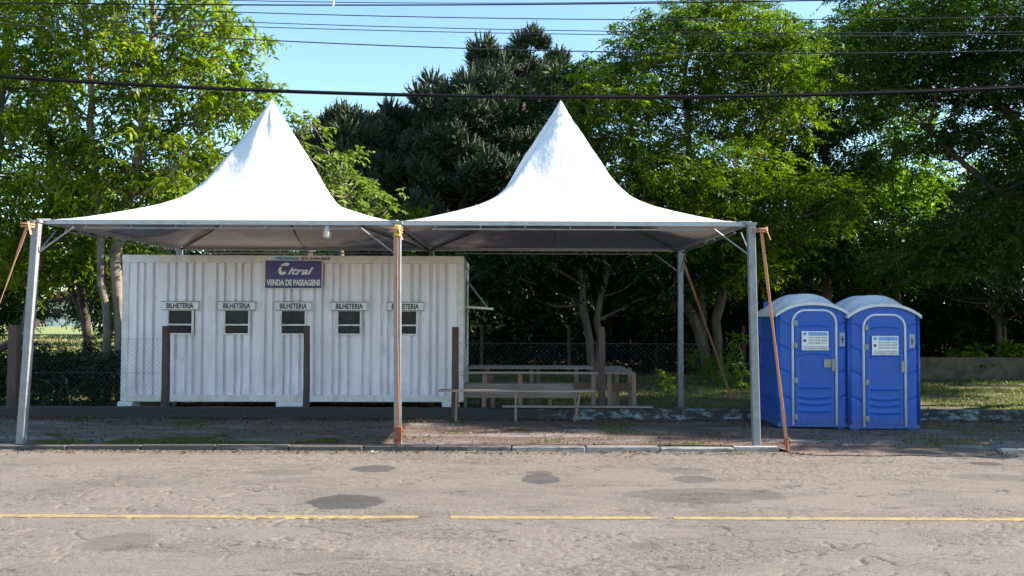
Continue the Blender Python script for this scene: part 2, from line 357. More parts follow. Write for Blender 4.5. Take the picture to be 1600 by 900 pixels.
def hgrid(name, xs, ys, zf, mat):
    X, Y = np.meshgrid(xs, ys); Z = zf(X, Y); nx_, ny_ = len(xs), len(ys)
    V = np.stack([X, Y, Z], -1).reshape(-1, 3).astype(np.float32); i0 = (np.arange(ny_-1)[:, None]*nx_+np.arange(nx_-1)[None]).ravel()
    Fq = np.stack([i0, i0+1, i0+1+nx_, i0+nx_], 1).astype(np.int32); me = bpy.data.meshes.new(name)
    me.vertices.add(len(V)); me.loops.add(Fq.size); me.polygons.add(len(Fq)); me.vertices.foreach_set('co', V.ravel()); me.loops.foreach_set('vertex_index', Fq.ravel())
    me.polygons.foreach_set('loop_start', np.arange(0, Fq.size, 4, dtype=np.int32)); me.update(calc_edges=True)
    me.materials.append(mat); o = bpy.data.objects.new(name, me); col.objects.link(o); o['kind'] = 'structure'; return o
xs_ = np.concatenate([[-60, -30], np.arange(-9.5, 9.501, .019), [30, 60]]); ys_ = np.concatenate([[1.2, 3], 5.0+6.62*np.linspace(0, 1, 420)**1.0])
hgrid('road', xs_, ys_, road_h, M['road'])
for a_, b_ in ((-30, G(655, 805, 0).x), (G(705, 805, 0).x, G(1028, 806, 0).x), (G(1050, 806, 0).x, 30)):
    n_ = int(min(b_, 9.5)/.03-max(a_, -9.5)/.03); xs2 = np.linspace(max(a_, -9.5), min(b_, 9.5), n_)
    if a_ < -9.5: xs2 = np.concatenate([[a_], xs2])
    if b_ > 9.5: xs2 = np.concatenate([xs2, [b_]])
    hgrid('centre_line', xs2, np.linspace(7.792, 7.902, 7), lambda X, Y: road_h(X, Y)+.0035, M['line'])
# sidewalk with ragged front edge where the kerb is missing
KX0, KX1 = 3.62, 6.6
def walk(u, v_):
    x = -30+60*u
    yf = 11.74
    if KX0-.05 < x < KX1+.05:
        e = min(1, (x-KX0+.05)/.4, (KX1+.05-x)/.4); yf = 11.74-.42*e+.1*e*noise.noise(Vector((x*2.2, 0, 0)))
    y = yf+(14.62-yf)*v_
    z = .05+.022*noise.noise(Vector((x*.9, y*.9, 0)))*min(1, v_*6)
    if yf < 11.7: z = .006+(z-.006)*min(1, v_*5)
    return (x, y, z)
tag(grid_mesh('sidewalk', walk, 400, 24, M['walk']), kind='structure')
mb = MB(); random.seed(3)
for a, b in ((-30, KX0), (KX1, 30)):
    x = a
    while x < b-.05:
        L = min(1.0, b-x); dz = random.uniform(-.012, .008); dy = random.uniform(-.012, .012)
        mb.box(x+.008, x+L-.008, 11.6+dy, 11.735+dy, -.1, .057+dz); x += L
tag(mb.build('kerb', M['kerb'], bevel=.012), kind='structure')
# low retaining wall behind the sidewalk
mb = MB(); n = 160; vs = []
for i in range(n+1):
    x = -30+60*i/n
    a = .012*noise.noise(Vector((x*2, 0, 0))); zt = .24+.015*noise.noise(Vector((x*1.5, 5, 0)))
    vs += [(x, 14.6+a, -.1), (x, 14.6+a*.5, zt-.02), (x, 14.62, zt), (x, 14.76, zt), (x, 14.78, zt-.02), (x, 14.78, -.1)]
mb.add(vs, [(6*i+k, 6*i+6+k, 6*i+7+k, 6*i+1+k) for i in range(n) for k in range(5)])
tag(mb.build('retaining_wall', M['peel']), 'low peeling blue white wall edging the sidewalk along the lawn', 'wall')
# mouldy wall at the back on the right
mb = MB(); a = W(1437, 553, 24.3); xl = a.x-.3
mb.box(xl, 30, 24.2, 24.38, -.1, .66); 
mb.build('garden_wall', M['concrete'], bevel=.02)
tag(bpy.data.objects['garden_wall'], 'low stained concrete wall at the back of the lawn beyond the toilets', 'wall')

# ================================================================ TENTS
prof = [(2.46, 3.13), (2.2, 3.19), (1.9, 3.29), (1.6, 3.4), (1.35, 3.5), (1.15, 3.61), (1.02, 3.73), (.83, 4.03), (.63, 4.4), (.45, 4.67), (.3, 4.92), (.2, 5.08), (.13, 5.2), (.07, 5.31), (.025, 5.4)]
def make_tent(name, label, cx, legs, wrinkle, seed):
    T = thing(name, label, 'tent', (cx, 14.3, 0))
    na = 96
    mb = MB(); rings = []
    # refine profile
    P = []
    for i in range(len(prof)-1):
        for k in range(4):
            s = k/4; P.append((prof[i][0]*(1-s)+prof[i+1][0]*s, prof[i][1]*(1-s)+prof[i+1][1]*s))
    P.append(prof[-1])
    # smooth z along profile
    zs = [p[1] for p in P]
    for _ in range(2): zs = [zs[0]]+[(zs[i-1]+2*zs[i]+zs[i+1])/4 for i in range(1, len(zs)-1)]+[zs[-1]]
    vs = []
    for (r, _), z in zip(P, zs):
        k = min(1, max(0, (r-.35)/.8))         # 1 square, 0 round
        for a in range(na):
            th = 2*math.pi*(a+.5)/na
            c, s_ = math.cos(th), math.sin(th); m_ = max(abs(c), abs(s_))
            rr = r*((1-k)*1.0+k*(1/m_)) if k < 1 else r/m_
            rr = r*(1-k)*1.08+(r/m_)*k
            # fabric between ridges sags inwards a little / wrinkles near tip
            sag = -.05*math.sin(math.pi*min(1, max(0, (2.46-r)/1.6)))*(abs(math.cos(2*th)))
            wr = 0
            if 4.2 < z < 5.3: wr = wrinkle*.012*math.sin(th*9+z*2.3+seed)*math.sin(math.pi*(z-4.2)/1.1)*(.5+.5*math.sin(th*1.0+seed+2.5))
            vs.append(((rr+wr)*c, (rr+wr)*s_, z+sag*(r/2.46)))
    nr = len(P)
    fs = [(j*na+i, j*na+(i+1) % na, (j+1)*na+(i+1) % na, (j+1)*na+i) for j in range(nr-1) for i in range(na)]
    vs.append((0, 0, 5.43)); fs += [((nr-1)*na+i, (nr-1)*na+(i+1) % na, len(vs)-1) for i in range(na)]
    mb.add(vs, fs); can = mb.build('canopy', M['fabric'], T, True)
    for q8 in range(8):
        a_i = q8*12+6 if q8 % 1 == 0 else 0; a_i = int(round((q8*45)/360*na)) % na; sv = []
        for j8 in range(nr-1):
            pa = Vector(vs[j8*na+(a_i-1) % na]); pb = Vector(vs[j8*na+a_i]); md = (pa+pb)/2; dr8 = (pb-pa).normalized(); hw8 = min(.02, (pb-pa).length*.5)
            out8 = Vector((md.x, md.y, .8)).normalized()*.002
            sv += [md-dr8*hw8+out8, md+dr8*hw8+out8]
        sb8 = MB(); sb8.add(sv, [(2*k8, 2*k8+1, 2*k8+3, 2*k8+2) for k8 in range(nr-2)]); sb8.build('seam', M['seam'], can, True)
    # hem: thin folded border strip
    q = 2.465
    for a, b in (((-q, -q), (q, -q)), ((q, -q), (q, q)), ((q, q), (-q, q)), ((-q, q), (-q, -q))):
        mb = MB(); mb.bar((a[0]*.985, a[1]*.985, 3.1), (b[0]*.985, b[1]*.985, 3.1), .05, .06); mb.build('eave_beam', M['eave'], T)
    mb = MB(); q = 2.42
    for a, b in (((-q, -q), (q, -q)), ((q, -q), (q, q)), ((q, q), (-q, q)), ((-q, q), (-q, -q))):
        A = Vector((*a, 3.02)); B = Vector((*b, 3.02)); d = (B-A).normalized()
        mb.tube([A+d*.5, B-d*.5], .013, 6)
        for k in range(7):
            p = A+d*(.55+k*(4.84-1.1)/6); mb.tube([p, p+Vector((0, 0, .06))], .009, 5)
    mb.build('truss_rod', M['galv'], T)
    # ridge poles below the fabric and mast
    mb = MB()
    for sx in (-1, 1):
        for sy in (-1, 1):
            mb.tube([(sx*2.4, sy*2.4, 3.08), (sx*1.5, sy*1.5, 3.36), (sx*.9, sy*.9, 3.62)], .022, 6)
    for a, b in (((-.9, -.9), (.9, -.9)), ((.9, -.9), (.9, .9)), ((.9, .9), (-.9, .9)), ((-.9, .9), (-.9, -.9))):
        mb.tube([(*a, 3.62), (*b, 3.62)], .018, 6)
    mb.tube([(0, 0, 3.5), (0, 0, 5.36)], .03, 8)
    for sx in (-1, 1): mb.tube([(sx*.9, sx*.9, 3.66), (0, 0, 3.52), (-sx*.9*-1*0, 0, 3.5)], .012, 6)
    mb.build('ridge_pole', M['darksteel'], T)
    for (x, y, bx, by) in legs:
        mb = MB(); lx, ly = x-cx, y-14.3
        base = Vector((bx-cx, by-14.3, .03)); top = Vector((lx, ly, 3.1))
        mb.bar(base, top, .1, .1, (0, 1, 0))
        f = mb.build('leg', M['galv'], T, bevel=.008)
        sx = -1 if lx > 0 else 1; sy = -1 if ly > 0 else 1
        b = MB(); b.tube([top+Vector((0, 0, -.45)), top+Vector((sx*.5, 0, -.08))], .012, 6); b.tube([top+Vector((0, 0, -.45)), top+Vector((0, sy*.5, -.08))], .012, 6)
        b.build('corner_brace', M['galv'], f)
        b = MB(); b.box(base.x-.1, base.x+.1, base.y-.1, base.y+.1, .03, .045); b.build('foot_plate', M['darksteel'], f)
        # fabric corner strap to the post head
        b = MB(); c0 = Vector((math.copysign(2.36, lx), math.copysign(2.42, ly), 3.13)); b.bar(c0, top+Vector((0, 0, .02)), .05, .03)
        b.box(top.x-.07, top.x+.07, top.y-.07, top.y+.07, 3.08, 3.115); b.build('corner_bracket', M['galv'], f)
    return T
xL, xM, xR = W(58, 350, 11.8).x, W(621, 352, 11.8).x, W(1173, 355, 11.8).x
bL, bM, bR = W(33, 690, 11.8).x, W(622, 690, 11.8).x, W(1182, 695, 11.8).x
cL, cR = W(430, 160, 14.3).x, W(876, 160, 14.3).x
cL = (cL+(xL+xM)/2)/2-.0; 
make_tent('pyramid_tent', 'white peaked tent over the ticket cabin, wrinkled near its tip', cL-.02,
          [(xL, 11.8, bL, 11.8), (xM, 11.8, bM, 11.8), (xL+.05, 16.75, xL+.0, 16.75), (xM, 16.75, xM, 16.75)], 2.3, 1.0)
make_tent('pyramid_tent', 'white peaked tent over the plank tables, beside the toilets', cR,
          [(xR, 11.8, bR, 11.8), (xR-.0, 16.75, xR, 16.75)], .25, 4.0)

# tension straps
def strap(label, a, b, w, ratchet=None, tail=True):
    a, b = Vector(a), Vector(b)
    T = thing('tension_strap', label, 'strap', tuple(b), 0, 'orange straps bracing the tents')
    d = a-b; n = 40; vs = []
    side0 = d.normalized().cross(Vector((0, 1, 0))).normalized()
    for i in range(n+1):
        s = i/n; p = d*s; ang = 2.2*math.sin(s*3.0)*.5+.12*math.sin(s*40)
        fw = Vector((0, 1, 0)); sd_ = (side0*math.cos(ang)+fw*math.sin(ang))*w/2; th = (side0*-math.sin(ang)+fw*math.cos(ang))*.0025
        vs += [p-sd_-th, p+sd_-th, p+sd_+th, p-sd_+th]
    mb = MB(); mb.add(vs, [(4*i+k, 4*i+(k+1) % 4, 4*i+4+(k+1) % 4, 4*i+4+k) for i in range(n) for k in range(4)])
    mb.build('webbing', M['strap'], T)
    mb = MB(); mb.tube([(0, 0, -.1), (0, 0, .08)], .018, 8); mb.tube([(-.05, 0, .06), (-.04, -.01, .13), (.01, -.01, .15), (.05, 0, .1), (.02, 0, .05), (-.05, 0, .06)], .012, 6)
    mb.build('ground_hook', M['rust'], T)
    # wrap around the post head
    mb = MB(); mb.tube([d+Vector((math.cos(k*.7)*.085-.0, math.sin(k*.7)*.085, .02-.004*k)) for k in range(19)], .013, 6); mb.build('knot', M['strap'], T)
    if tail:
        mb = MB(); mb.bar(d+Vector((.04, -.07, .02)), d+Vector((.1, -.1, -.16)), .03, .006); mb.build('loose_tail', M['strap'], T)
    return T, d
strap('orange strap slanting from the left corner post out of the picture', (xL-.08, 11.72, 3.06), (xL-.95, 11.5, .05), .05)
S, d = strap('orange strap running down the front of the middle tent post', (xM-.0, 11.66, 3.0), (G(621, 700, .04).x, 11.66, .06), .05)
mb = MB(); mb.box(d.x-.02, d.x+.055, d.y-.045, d.y+.04, d.z-.1, d.z+.05); mb.build('tape_wrap', M['yellow'], S, bevel=.015)
mb = MB(); mb.box(-.05, .05, -.035, .03, .08, .26); mb.tube([(-.07, 0, .2), (.07, 0, .2)], .02, 8); mb.build('ratchet', M['rust'], S, bevel=.01)
g = G(1235, 706, .02); strap('orange strap from the right front post down beside the nearer toilet', (xR+.12, 11.72, 3.02), (g.x, 11.62, .04), .042)
g = W(1146, 610, 18.2); strap('orange strap from the right rear post into the lawn', (xR+.03, 16.85, 3.02), (g.x, 18.3, .03), .05)

# lamp under the eave
L = thing('hanging_lamp', 'small white lamp hanging from the front eave above the cabin', 'lamp', (W(512, 354, 11.92).x, 11.88, 3.0))
mb = MB(); mb.tube([(0, 0, .06), (0, 0, .0), (0, 0, -.02)], [.03, .045, .045], 12); mb.build('lamp_holder', M['lamp_white'], L, True)
mb = MB(); mb.tube([(0, 0, -.02), (0, 0, -.025), (0, 0, -.1), (0, 0, -.12)], [.04, .06, .055, .03], 10); mb.build('lamp_bulb', M['lamp_white'], L)

# ================================================================ TICKET CABIN
cabL = W(187, 620, 15.1).x; cabR = W(724, 620, 15.2).x; CW = cabR-cabL
CZ0, CZ1 = W(450, 628, 15.15).z, W(450, 399, 15.15).z; CH = CZ1-CZ0
K = thing('ticket_cabin', 'long white corrugated ticket cabin with five small windows under the left tent', 'cabin', (cabL, 15.12, CZ0), R(.8))
# wall openings: corrugated front sheet (front plane y=0 .. depth .036)
wins = []
for a, b in ((264, 300), (352, 388), (440, 476), (528, 562), (615, 650)):
    wins.append((W(a, 500, 15.15).x-cabL, W(b, 500, 15.15).x-cabL))
wz0, wz1 = W(450, 521, 15.15).z-CZ0, W(450, 486, 15.15).z-CZ0
def corr_profile(L, pitch_=.2):
    pts = []; x = 0
    rnd = random.Random(5)
    ki = 0
    while x < L-.01:
        pitch_ = (.19, .12, .16, .25, .14)[ki % 5]; ki += 1
        for dx, y in ((0, 0), (pitch_-.062, 0), (pitch_-.052, .05), (pitch_-.014, .05), (pitch_-.004, 0)):
            if x+dx <= L: pts.append((x+dx, y))
        x += pitch_
    pts.append((L, 0)); out = []
    for p in pts:
        if not out or p[0] > out[-1][0]+1e-5: out.append(p)
    return out
pr = corr_profile(CW-.24)
mb = MB(); x0 = .12; y0 = .02; zA, zB = .12, CH-.14
def dent(x, z):
    v = .02*noise.noise(Vector((x*2.3, z*1.8, 1.5)))+.006*noise.noise(Vector((x*9, z*6, 4)))
    low = max(0, 1-(z-.1)/1.1)
    return v*(.5+1.6*low)
def strips(xa, ya, xb, yb, za, zb):
    n = max(1, int((zb-za)/.12)); vs = []
    for k in range(n+1):
        z = za+(zb-za)*k/n; vs += [(xa, ya+dent(xa, z), z), (xb, yb+dent(xb, z), z)]
    mb.add(vs, [(2*k, 2*k+1, 2*k+3, 2*k+2) for k in range(n)])
cut = sorted(set([p[0]+x0 for p in pr]+[w_[i] for w_ in wins for i in (0, 1)]))
def yat(x):
    x -= x0
    for i in range(len(pr)-1):
        if pr[i][0] <= x <= pr[i+1][0]:
            s = (x-pr[i][0])/max(1e-6, pr[i+1][0]-pr[i][0]); return y0+pr[i][1]*(1-s)+pr[i+1][1]*s
    return y0
for a, b in zip(cut[:-1], cut[1:]):
    if b-a < 1e-4: continue
    ins = any(w_[0]-1e-4 <= a and b <= w_[1]+1e-4 for w_ in wins)
    if ins: strips(a, yat(a+1e-5), b, yat(b-1e-5), zA, wz0); strips(a, yat(a+1e-5), b, yat(b-1e-5), wz1, zB)
    else: strips(a, yat(a+1e-5), b, yat(b-1e-5), zA, zB)
front = mb.build('front_wall', None, K)
# corrugation paint with streaks and stains
m, t, bs = newmat('scuffed_white_cladding'); v = coord(t, (2.2, 1, .3))
c = mix(t, ramp(t, noise_(t, v, 3, 8, .7), [(.4, 0), (.75, .75)]), (.83, .78, .87), (.56, .51, .54))
v2 = coord(t, (2.5, 1, .35), (7, 0, 3)); c = mix(t, ramp(t, noise_(t, v2, 5, 6, .7), [(.6, 0), (.68, .6)]), c, (.4, .4, .47))
v3 = coord(t); c = mix(t, ramp(t, noise_(t, v3, 14, 7, .75), [(.64, 0), (.7, .6)]), c, (.3, .25, .22))
c = mix(t, ramp(t, noise_(t, v3, 26, 4, .6), [(.66, 0), (.72, .6)]), c, (.85, .87, .9))
t.links.new(c, bs.inputs['Base Color']); bs.inputs['Roughness'].default_value = .3; bump(t, bs, noise_(t, v3, 9, 5, .6), .35, .02)
M['clad'] = m; front.data.materials.append(m)
D = 2.44
pr2 = corr_profile(D-.24)
hx = CW-.02
hz0, hz1 = .95, 2.15; hy0, hy1 = .45, 1.9
for side in (0, 1):
    X = hx if side else .02; mb = MB()
    sg = -1 if side else 1
    for (a, ya), (b, yb) in zip(pr2[:-1], pr2[1:]):
        ya_, yb_ = a+.12, b+.12
        rng = [(zA, zB)]
        if side and ya_ >= hy0-.02 and yb_ <= hy1+.05: rng = [(zA, hz0), (hz1, zB)]
        for za, zb in rng:
            mb.add([(X+sg*ya, ya_, za), (X+sg*yb, yb_, za), (X+sg*yb, yb_, zb), (X+sg*ya, ya_, zb)], [(0, 1, 2, 3)])
    mb.build('side_wall', M['clad'], K)
mb = MB(); mb.box(.05, CW-.05, D-.03, D, .05, CH-.05); mb.build('rear_wall', M['clad'], K)
mb = MB()
for x in (0, CW-.12):
    for y in (0, D-.12): mb = MB(); mb.box(x, x+.12, y, y+.12, .0, CH-.141); mb.build('corner_post', M['white_trim'], K, bevel=.01)
mb = MB()
mb.box(-.002, CW+.002, -.003, .1, CH-.14, CH); mb.box(-.002, CW+.002, D-.1, D, CH-.14, CH); mb.box(-.001, .1, .1, D-.1, CH-.139, CH-.001); mb.box(CW-.1, CW+.001, .1, D-.1, CH-.139, CH-.001)
mb.build('top_rail', M['white_trim'], K, bevel=.006)
mb = MB()
mb.box(.12, CW-.12, .004, .08, .0, .12); mb.box(.12, CW-.12, D-.08, D, .0, .12); mb.box(.004, .08, .12, D-.12, 0, .12); mb.box(CW-.08, CW-.004, .12, D-.12, 0, .12)
mb.box(.08, CW-.08, .08, D-.08, .02, .06)
mb.build('bottom_rail', M['white_trim'], K, bevel=.006)
mb = MB(); mb.box(.1, CW-.1, .1, D-.1, CH-.03, CH-.01); mb.build('roof', M['white_trim'], K)
# dark interior partitions so the openings read as a dark room
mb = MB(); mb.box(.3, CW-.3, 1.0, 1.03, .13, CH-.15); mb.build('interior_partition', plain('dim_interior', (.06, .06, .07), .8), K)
for i, (a, b) in enumerate(wins):
    wn_ = MB()
    wn_.box(a-.035, a, -.012, .05, wz0-.03, wz1+.02); wn_.box(b, b+.035, -.012, .05, wz0-.03, wz1+.02)
    wn_.box(a, b, -.012, .05, wz0-.03, wz0); wn_.box(a, b, -.012, .05, wz1, wz1+.02)
    zz = wz0+(wz1-wz0)*.38; wn_.box(a, b, -.008, .03, zz-.014, zz+.014)
    wo = wn_.build('window', M['white_trim'], K)
    mb = MB(); mb.box(a, b, .034, .04, wz0, wz1); mb.box((a+b)/2-.004, (a+b)/2+.004, .031, .034, wz0, wz1)
    mb.build('pane', M['dark_glass'], wo)
    sb = MB(); c0 = (a+b)/2+.01; ww = .315; s0, s1 = wz1+.022, wz1+.155
    sb.box(c0-ww, c0+ww, -.045, -.02, s0, s1)
    so = sb.build('window_sign', M['board'], K)
    hb = MB(); hb.box(c0-ww-.015, c0+ww+.015, -.065, .0, s1, s1+.012); hb.box(c0-ww-.005, c0+ww+.005, -.055, 0, s0-.012, s0); hb.build('sign_bracket', M['darksteel'], so)
    text_mesh('lettering', 'BILHETERIA', M['ink'], so, .48, .095, (c0, -.048, (s0+s1)/2), bold=.035)
# company sign
sx0, sx1 = W(414, 430, 15.1).x-cabL, W(502, 430, 15.1).x-cabL
sz0, sz1 = W(458, 450, 15.1).z-CZ0, W(458, 407, 15.1).z-CZ0
sb = MB(); sb.box(sx0, sx1, -.035, -.012, sz0, sz1); so = sb.build('company_sign', M['purple'], K)
fb = MB(); e = .012
fb.box(sx0-e, sx1+e, -.037, -.01, sz1, sz1+e); fb.box(sx0-e, sx1+e, -.037, -.01, sz0-e, sz0); fb.box(sx0-e, sx0, -.037, -.01, sz0, sz1); fb.box(sx1, sx1+e, -.037, -.01, sz0, sz1)
fb.build('sign_frame', M['white_trim'], so)
cx_, sw, sh = (sx0+sx1)/2, sx1-sx0, sz1-sz0
text_mesh('lettering', 'VENDA DE PASSAGENS', M['sign_white'], so, sw*.95, sh*.23, (cx_, -.038, sz0+sh*.2), bold=.045)
text_mesh('lettering', 'itral', M['sign_white'], so, sw*.46, sh*.27, (cx_+sw*.125, -.038, sz0+sh*.62), shear=.4, bold=.03)
# big C of the emblem: thick slanted open ring plus a swoosh
mb = MB(); cxx, czz, rx, rz = sx0+sw*.335, sz0+sh*.7, sw*.1, sh*.225
o_, i_ = [], []
for k in range(25):
    a = R(48+264*k/24); 
    for rr, lst in ((1, o_), (.5, i_)):
        x = math.cos(a)*rx*rr; z = math.sin(a)*rz*rr; lst.append((cxx+x+z*.35, z+czz))
vs = [(x, -.038, z) for x, z in o_+i_]; mb.add(vs, [(k, k+1, 26+k, 25+k) for k in range(24)])
mb.build('emblem_letter', M['sign_white'], so)
mb = MB(); pts = []
for k in range(17):
    s = k/16; x = sx0+sw*(.2+.25*s); z = sz0+sh*(.735+.05*math.sin(s*math.pi)); h = sh*.022*math.sin(s*math.pi)+.001; pts += [(x, -.0395, z-h), (x, -.0395, z+h)]
mb.add(pts, [(2*k, 2*k+2, 2*k+3, 2*k+1) for k in range(16)]); mb.build('emblem_swoosh', M['purple'], so)
# sticker on the top rail
tz = CH-.06; x1_ = W(428, 401, 15.1).x-cabL; x2_ = W(466, 401, 15.1).x-cabL; x3_ = W(514, 401, 15.1).x-cabL
sb = MB(); sb.box(x1_, x2_, -.0065, -.0035, tz-.035, tz+.035); sk = sb.build('rail_sticker', M['paleblue'], K)
text_mesh('lettering', 'TECNISAN', M['bluetext'], sk, (x2_-x1_)*.86, .062, ((x1_+x2_)/2+.01, -.008, tz), bold=.05)
text_mesh('lettering', '(51) 3438.4268', M['redtext'], sk, (x3_-x2_)*.95, .062, ((x3_+x2_)/2+.02, -.008, tz), bold=.05)
# side hatch opening: dark, with the flap swung out
mb = MB(); mb.box(CW-.07, CW-.06, hy0, hy1, hz0, hz1); mb.build('hatch_opening', M['dark_glass'], K)
mb = MB(); mb.box(CW-.03, CW+.01, hy0-.05, hy0, hz0-.05, hz1+.05); mb.box(CW-.03, CW+.01, hy1, hy1+.05, hz0-.05, hz1+.05); mb.box(CW-.03, CW+.01, hy0, hy1, hz0-.05, hz0); mb.box(CW-.03, CW+.01, hy0, hy1, hz1, hz1+.05)
mb.build('hatch_frame', M['white_trim'], K)
sz_ = W(740, 480, 16.6).z-CZ0
Mx = Matrix.Translation((CW, 0, sz_)) @ Matrix.Rotation(R(4), 4, 'Y')
mb = MB(); mb.box(.01, .52, hy0+.05, hy1-.05, -.02, .02, Mx); sh_ = mb.build('hatch_shelf', M['white_trim'], K)
mb = MB(); mb.tube([(CW+.01, hy1-.1, sz_+.5), (CW+.4, hy1-.1, sz_)], .012, 6); mb.build('stay_rod', M['galv'], sh_); mb = MB(); mb.tube([(CW+.01, hy0+.1, sz_+.5), (CW+.4, hy0+.1, sz_)], .012, 6); mb.build('stay_rod', M['galv'], sh_)
# supports under the cabin
for (a, b) in ((183, 206), (430, 474), (690, 716)):
    for yy in (0, D-.4):
        mb = MB(); xa, xb = W(a, 630, 15.1).x, W(b, 630, 15.1).x
        mb.box(xa-cabL, xb-cabL, yy-.02, yy+.34, .04-CZ0, -.003)
        f = mb.build('support_block', M['board'] if yy == 0 else M['concrete'], K, bevel=.01)

# ================================================================ FENCE
def post(parent, x, y, z0, z1, w=.13, lean=0, name='post'):
    mb = MB(); n = 8; vs = []
    for k in range(n+1):
        s = k/n; z = z0+(z1-z0)*s; ww = w*(1-.08*s)/2
        ox = lean*s+.012*noise.noise(Vector((x, k*.6, 0))); oy = .01*noise.noise(Vector((x, k*.6, 7)))
        vs += [(x+ox-ww, y+oy-ww, z), (x+ox+ww, y+oy-ww, z), (x+ox+ww, y+oy+ww, z), (x+ox-ww, y+oy+ww, z)]
    mb.add(vs, [(4*k+i, 4*k+(i+1) % 4, 4*k+4+(i+1) % 4, 4*k+4+i) for k in range(n) for i in range(4)]+[(4*n, 4*n+1, 4*n+2, 4*n+3)])
    return mb.build(name, M['post'], parent, bevel=.012)
def chain(parent, x0, x1, y, z0, z1, cell=.085, r=.0011, mat='mesh_wire'):
    vs = []; fs = []
    H = z1-z0
    def wire(a, b):
        n = len(vs)
        for p in (a, b): vs.extend([(p[0]-r, y-r, p[1]), (p[0]+r, y-r, p[1]), (p[0], y+r, p[1])])
        fs.extend([(n, n+1, n+4, n+3), (n+1, n+2, n+5, n+4), (n+2, n, n+3, n+5)])
    x = x0-H
    while x < x1:
        for sgn in (1, -1):
            a = [x, z0] if sgn > 0 else [x, z1]; b = [x+H, z1] if sgn > 0 else [x+H, z0]
            if a[0] < x0: a[1] += sgn*(x0-a[0]); a[0] = x0
            if b[0] > x1: b[1] -= sgn*(b[0]-x1); b[0] = x1
            if b[0] > a[0]: wire(a, b)
        x += cell
    for zz in (z0+.01, (z0+z1)/2, z1-.005):
        n = len(vs); 
        for p in (x0, x1): vs.extend([(p, y-.004, zz-.002), (p, y-.004, zz+.002), (p, y, zz)])
        fs.extend([(n, n+1, n+4, n+3), (n+1, n+2, n+5, n+4), (n+2, n, n+3, n+5)])
    me = bpy.data.meshes.new('wire_mesh'); me.from_pydata(vs, [], fs); me.materials.append(M[mat])
    o = bpy.data.objects.new('wire_mesh', me); col.objects.link(o); o.parent = parent
FY = 14.68
def fx(px): return W(px, 580, FY).x
FL = thing('wire_fence', 'wire mesh fence with two dark posts left of the cabin', 'fence', (fx(259), FY, .2))
post(FL, 0, 0, -.0, 1.42, .115); post(FL, fx(22)-fx(259), 0, 0, 1.42, .16)
chain(FL, fx(22)-fx(259), 0, 0, .03, 1.2)
FP = thing('fence_post', 'single dark post in front of the middle ticket window', 'post', (fx(479), FY, .2)); post(FP, 0, 0, 0, 1.43, .1)
FR = thing('wire_fence', 'wire mesh fence with two dark posts in front of the plank tables', 'fence', (fx(711), FY, .2))
post(FR, 0, -.04, -.18, 1.42, .12, .01); post(FR, fx(940)-fx(711), -.02, -.1, 1.43, .12)
chain(FR, 0, fx(940)-fx(711), 0, .03, 1.15); chain(FR, fx(940)-fx(711), fx(1180)-fx(711), 0, .03, 1.15)
post(FR, fx(1186)-fx(711), 0, 0, 1.3, .11)
# far fence across the lawn edge
FB = thing('wire_fence', 'old wire mesh fence far behind the tables at the forest edge', 'fence', (2.5, 25.6, 0))
for x in np.arange(-6, 13, 2.6): post(FB, x, 0, 0, 1.5, .1)
chain(FB, -6, 12, 0, .05, 1.35, .16, .0012, 'cable')

# ================================================================ TABLES AND BENCHES
def plank_table(label, x0, x1, y0, y1, z, npl, legs, grp=None, along='x', mat='wood'):
    T = thing('plank_table', label, 'table', ((x0+x1)/2, (y0+y1)/2, .03), 0, grp); ox, oy = (x0+x1)/2, (y0+y1)/2
    mb = MB(); rnd = random.Random(int(x0*100))
    for k in range(npl):
        if along == 'x':
            a, b = y0+(y1-y0)*k/npl, y0+(y1-y0)*(k+1)/npl; mb.box(x0-ox+rnd.uniform(-.04, .04), x1-ox+rnd.uniform(-.04, .04), a-oy+.006, b-oy-.006, z-.06, z-.03+rnd.uniform(-.004, .004))
        else:
            a, b = x0+(x1-x0)*k/npl, x0+(x1-x0)*(k+1)/npl; mb.box(a-ox+.006, b-ox-.006, y0-oy, y1-oy+rnd.uniform(-.06, .06), z-.06, z-.03+rnd.uniform(-.004, .004))
    mb.build('tabletop', M[mat], T)
    for lx, ly in legs:
        mb = MB(); mb.bar((lx-ox, ly-oy, -.02), (lx-ox+rnd.uniform(-.02, .02), ly-oy, z-.06), .075, .05, (0, 1, 0)); mb.build('leg', M['wood_leg'], T)
    return T
def PX(px, Y): return W(px, 580, Y).x
zt = .83
x0 = PX(728, 15.05); x1 = PX(886, 15.05)
T1 = plank_table('long narrow plank table nearest the fence, its edge above the bench', x0, PX(938, 15.1), 14.98, 15.16, zt, 1,
            [(PX(756, 15.1), 15.07), (PX(813, 15.1), 15.07), (PX(927, 15.1), 15.07)])
mb = MB(); ox = (x0+PX(938, 15.1))/2
T2 = plank_table('long rough plank table farther back on the lawn behind the cabin corner', PX(733, 16.6), PX(925, 16.6), 16.3, 16.95, zt, 3, [(PX(762, 16.6), 16.4), (PX(830, 16.6), 16.4), (PX(843, 16.6), 16.8), (PX(900, 16.6), 16.4)])
T3 = plank_table('square end table of pale planks right of the dark post', PX(946, 15.0), PX(993, 15.0), 15.0, 16.9, zt, 4,
            [(PX(953, 15.05), 15.05), (PX(991, 15.05), 15.05), (PX(968, 15.6), 15.9), (PX(985, 16.8), 16.8)], along='y')
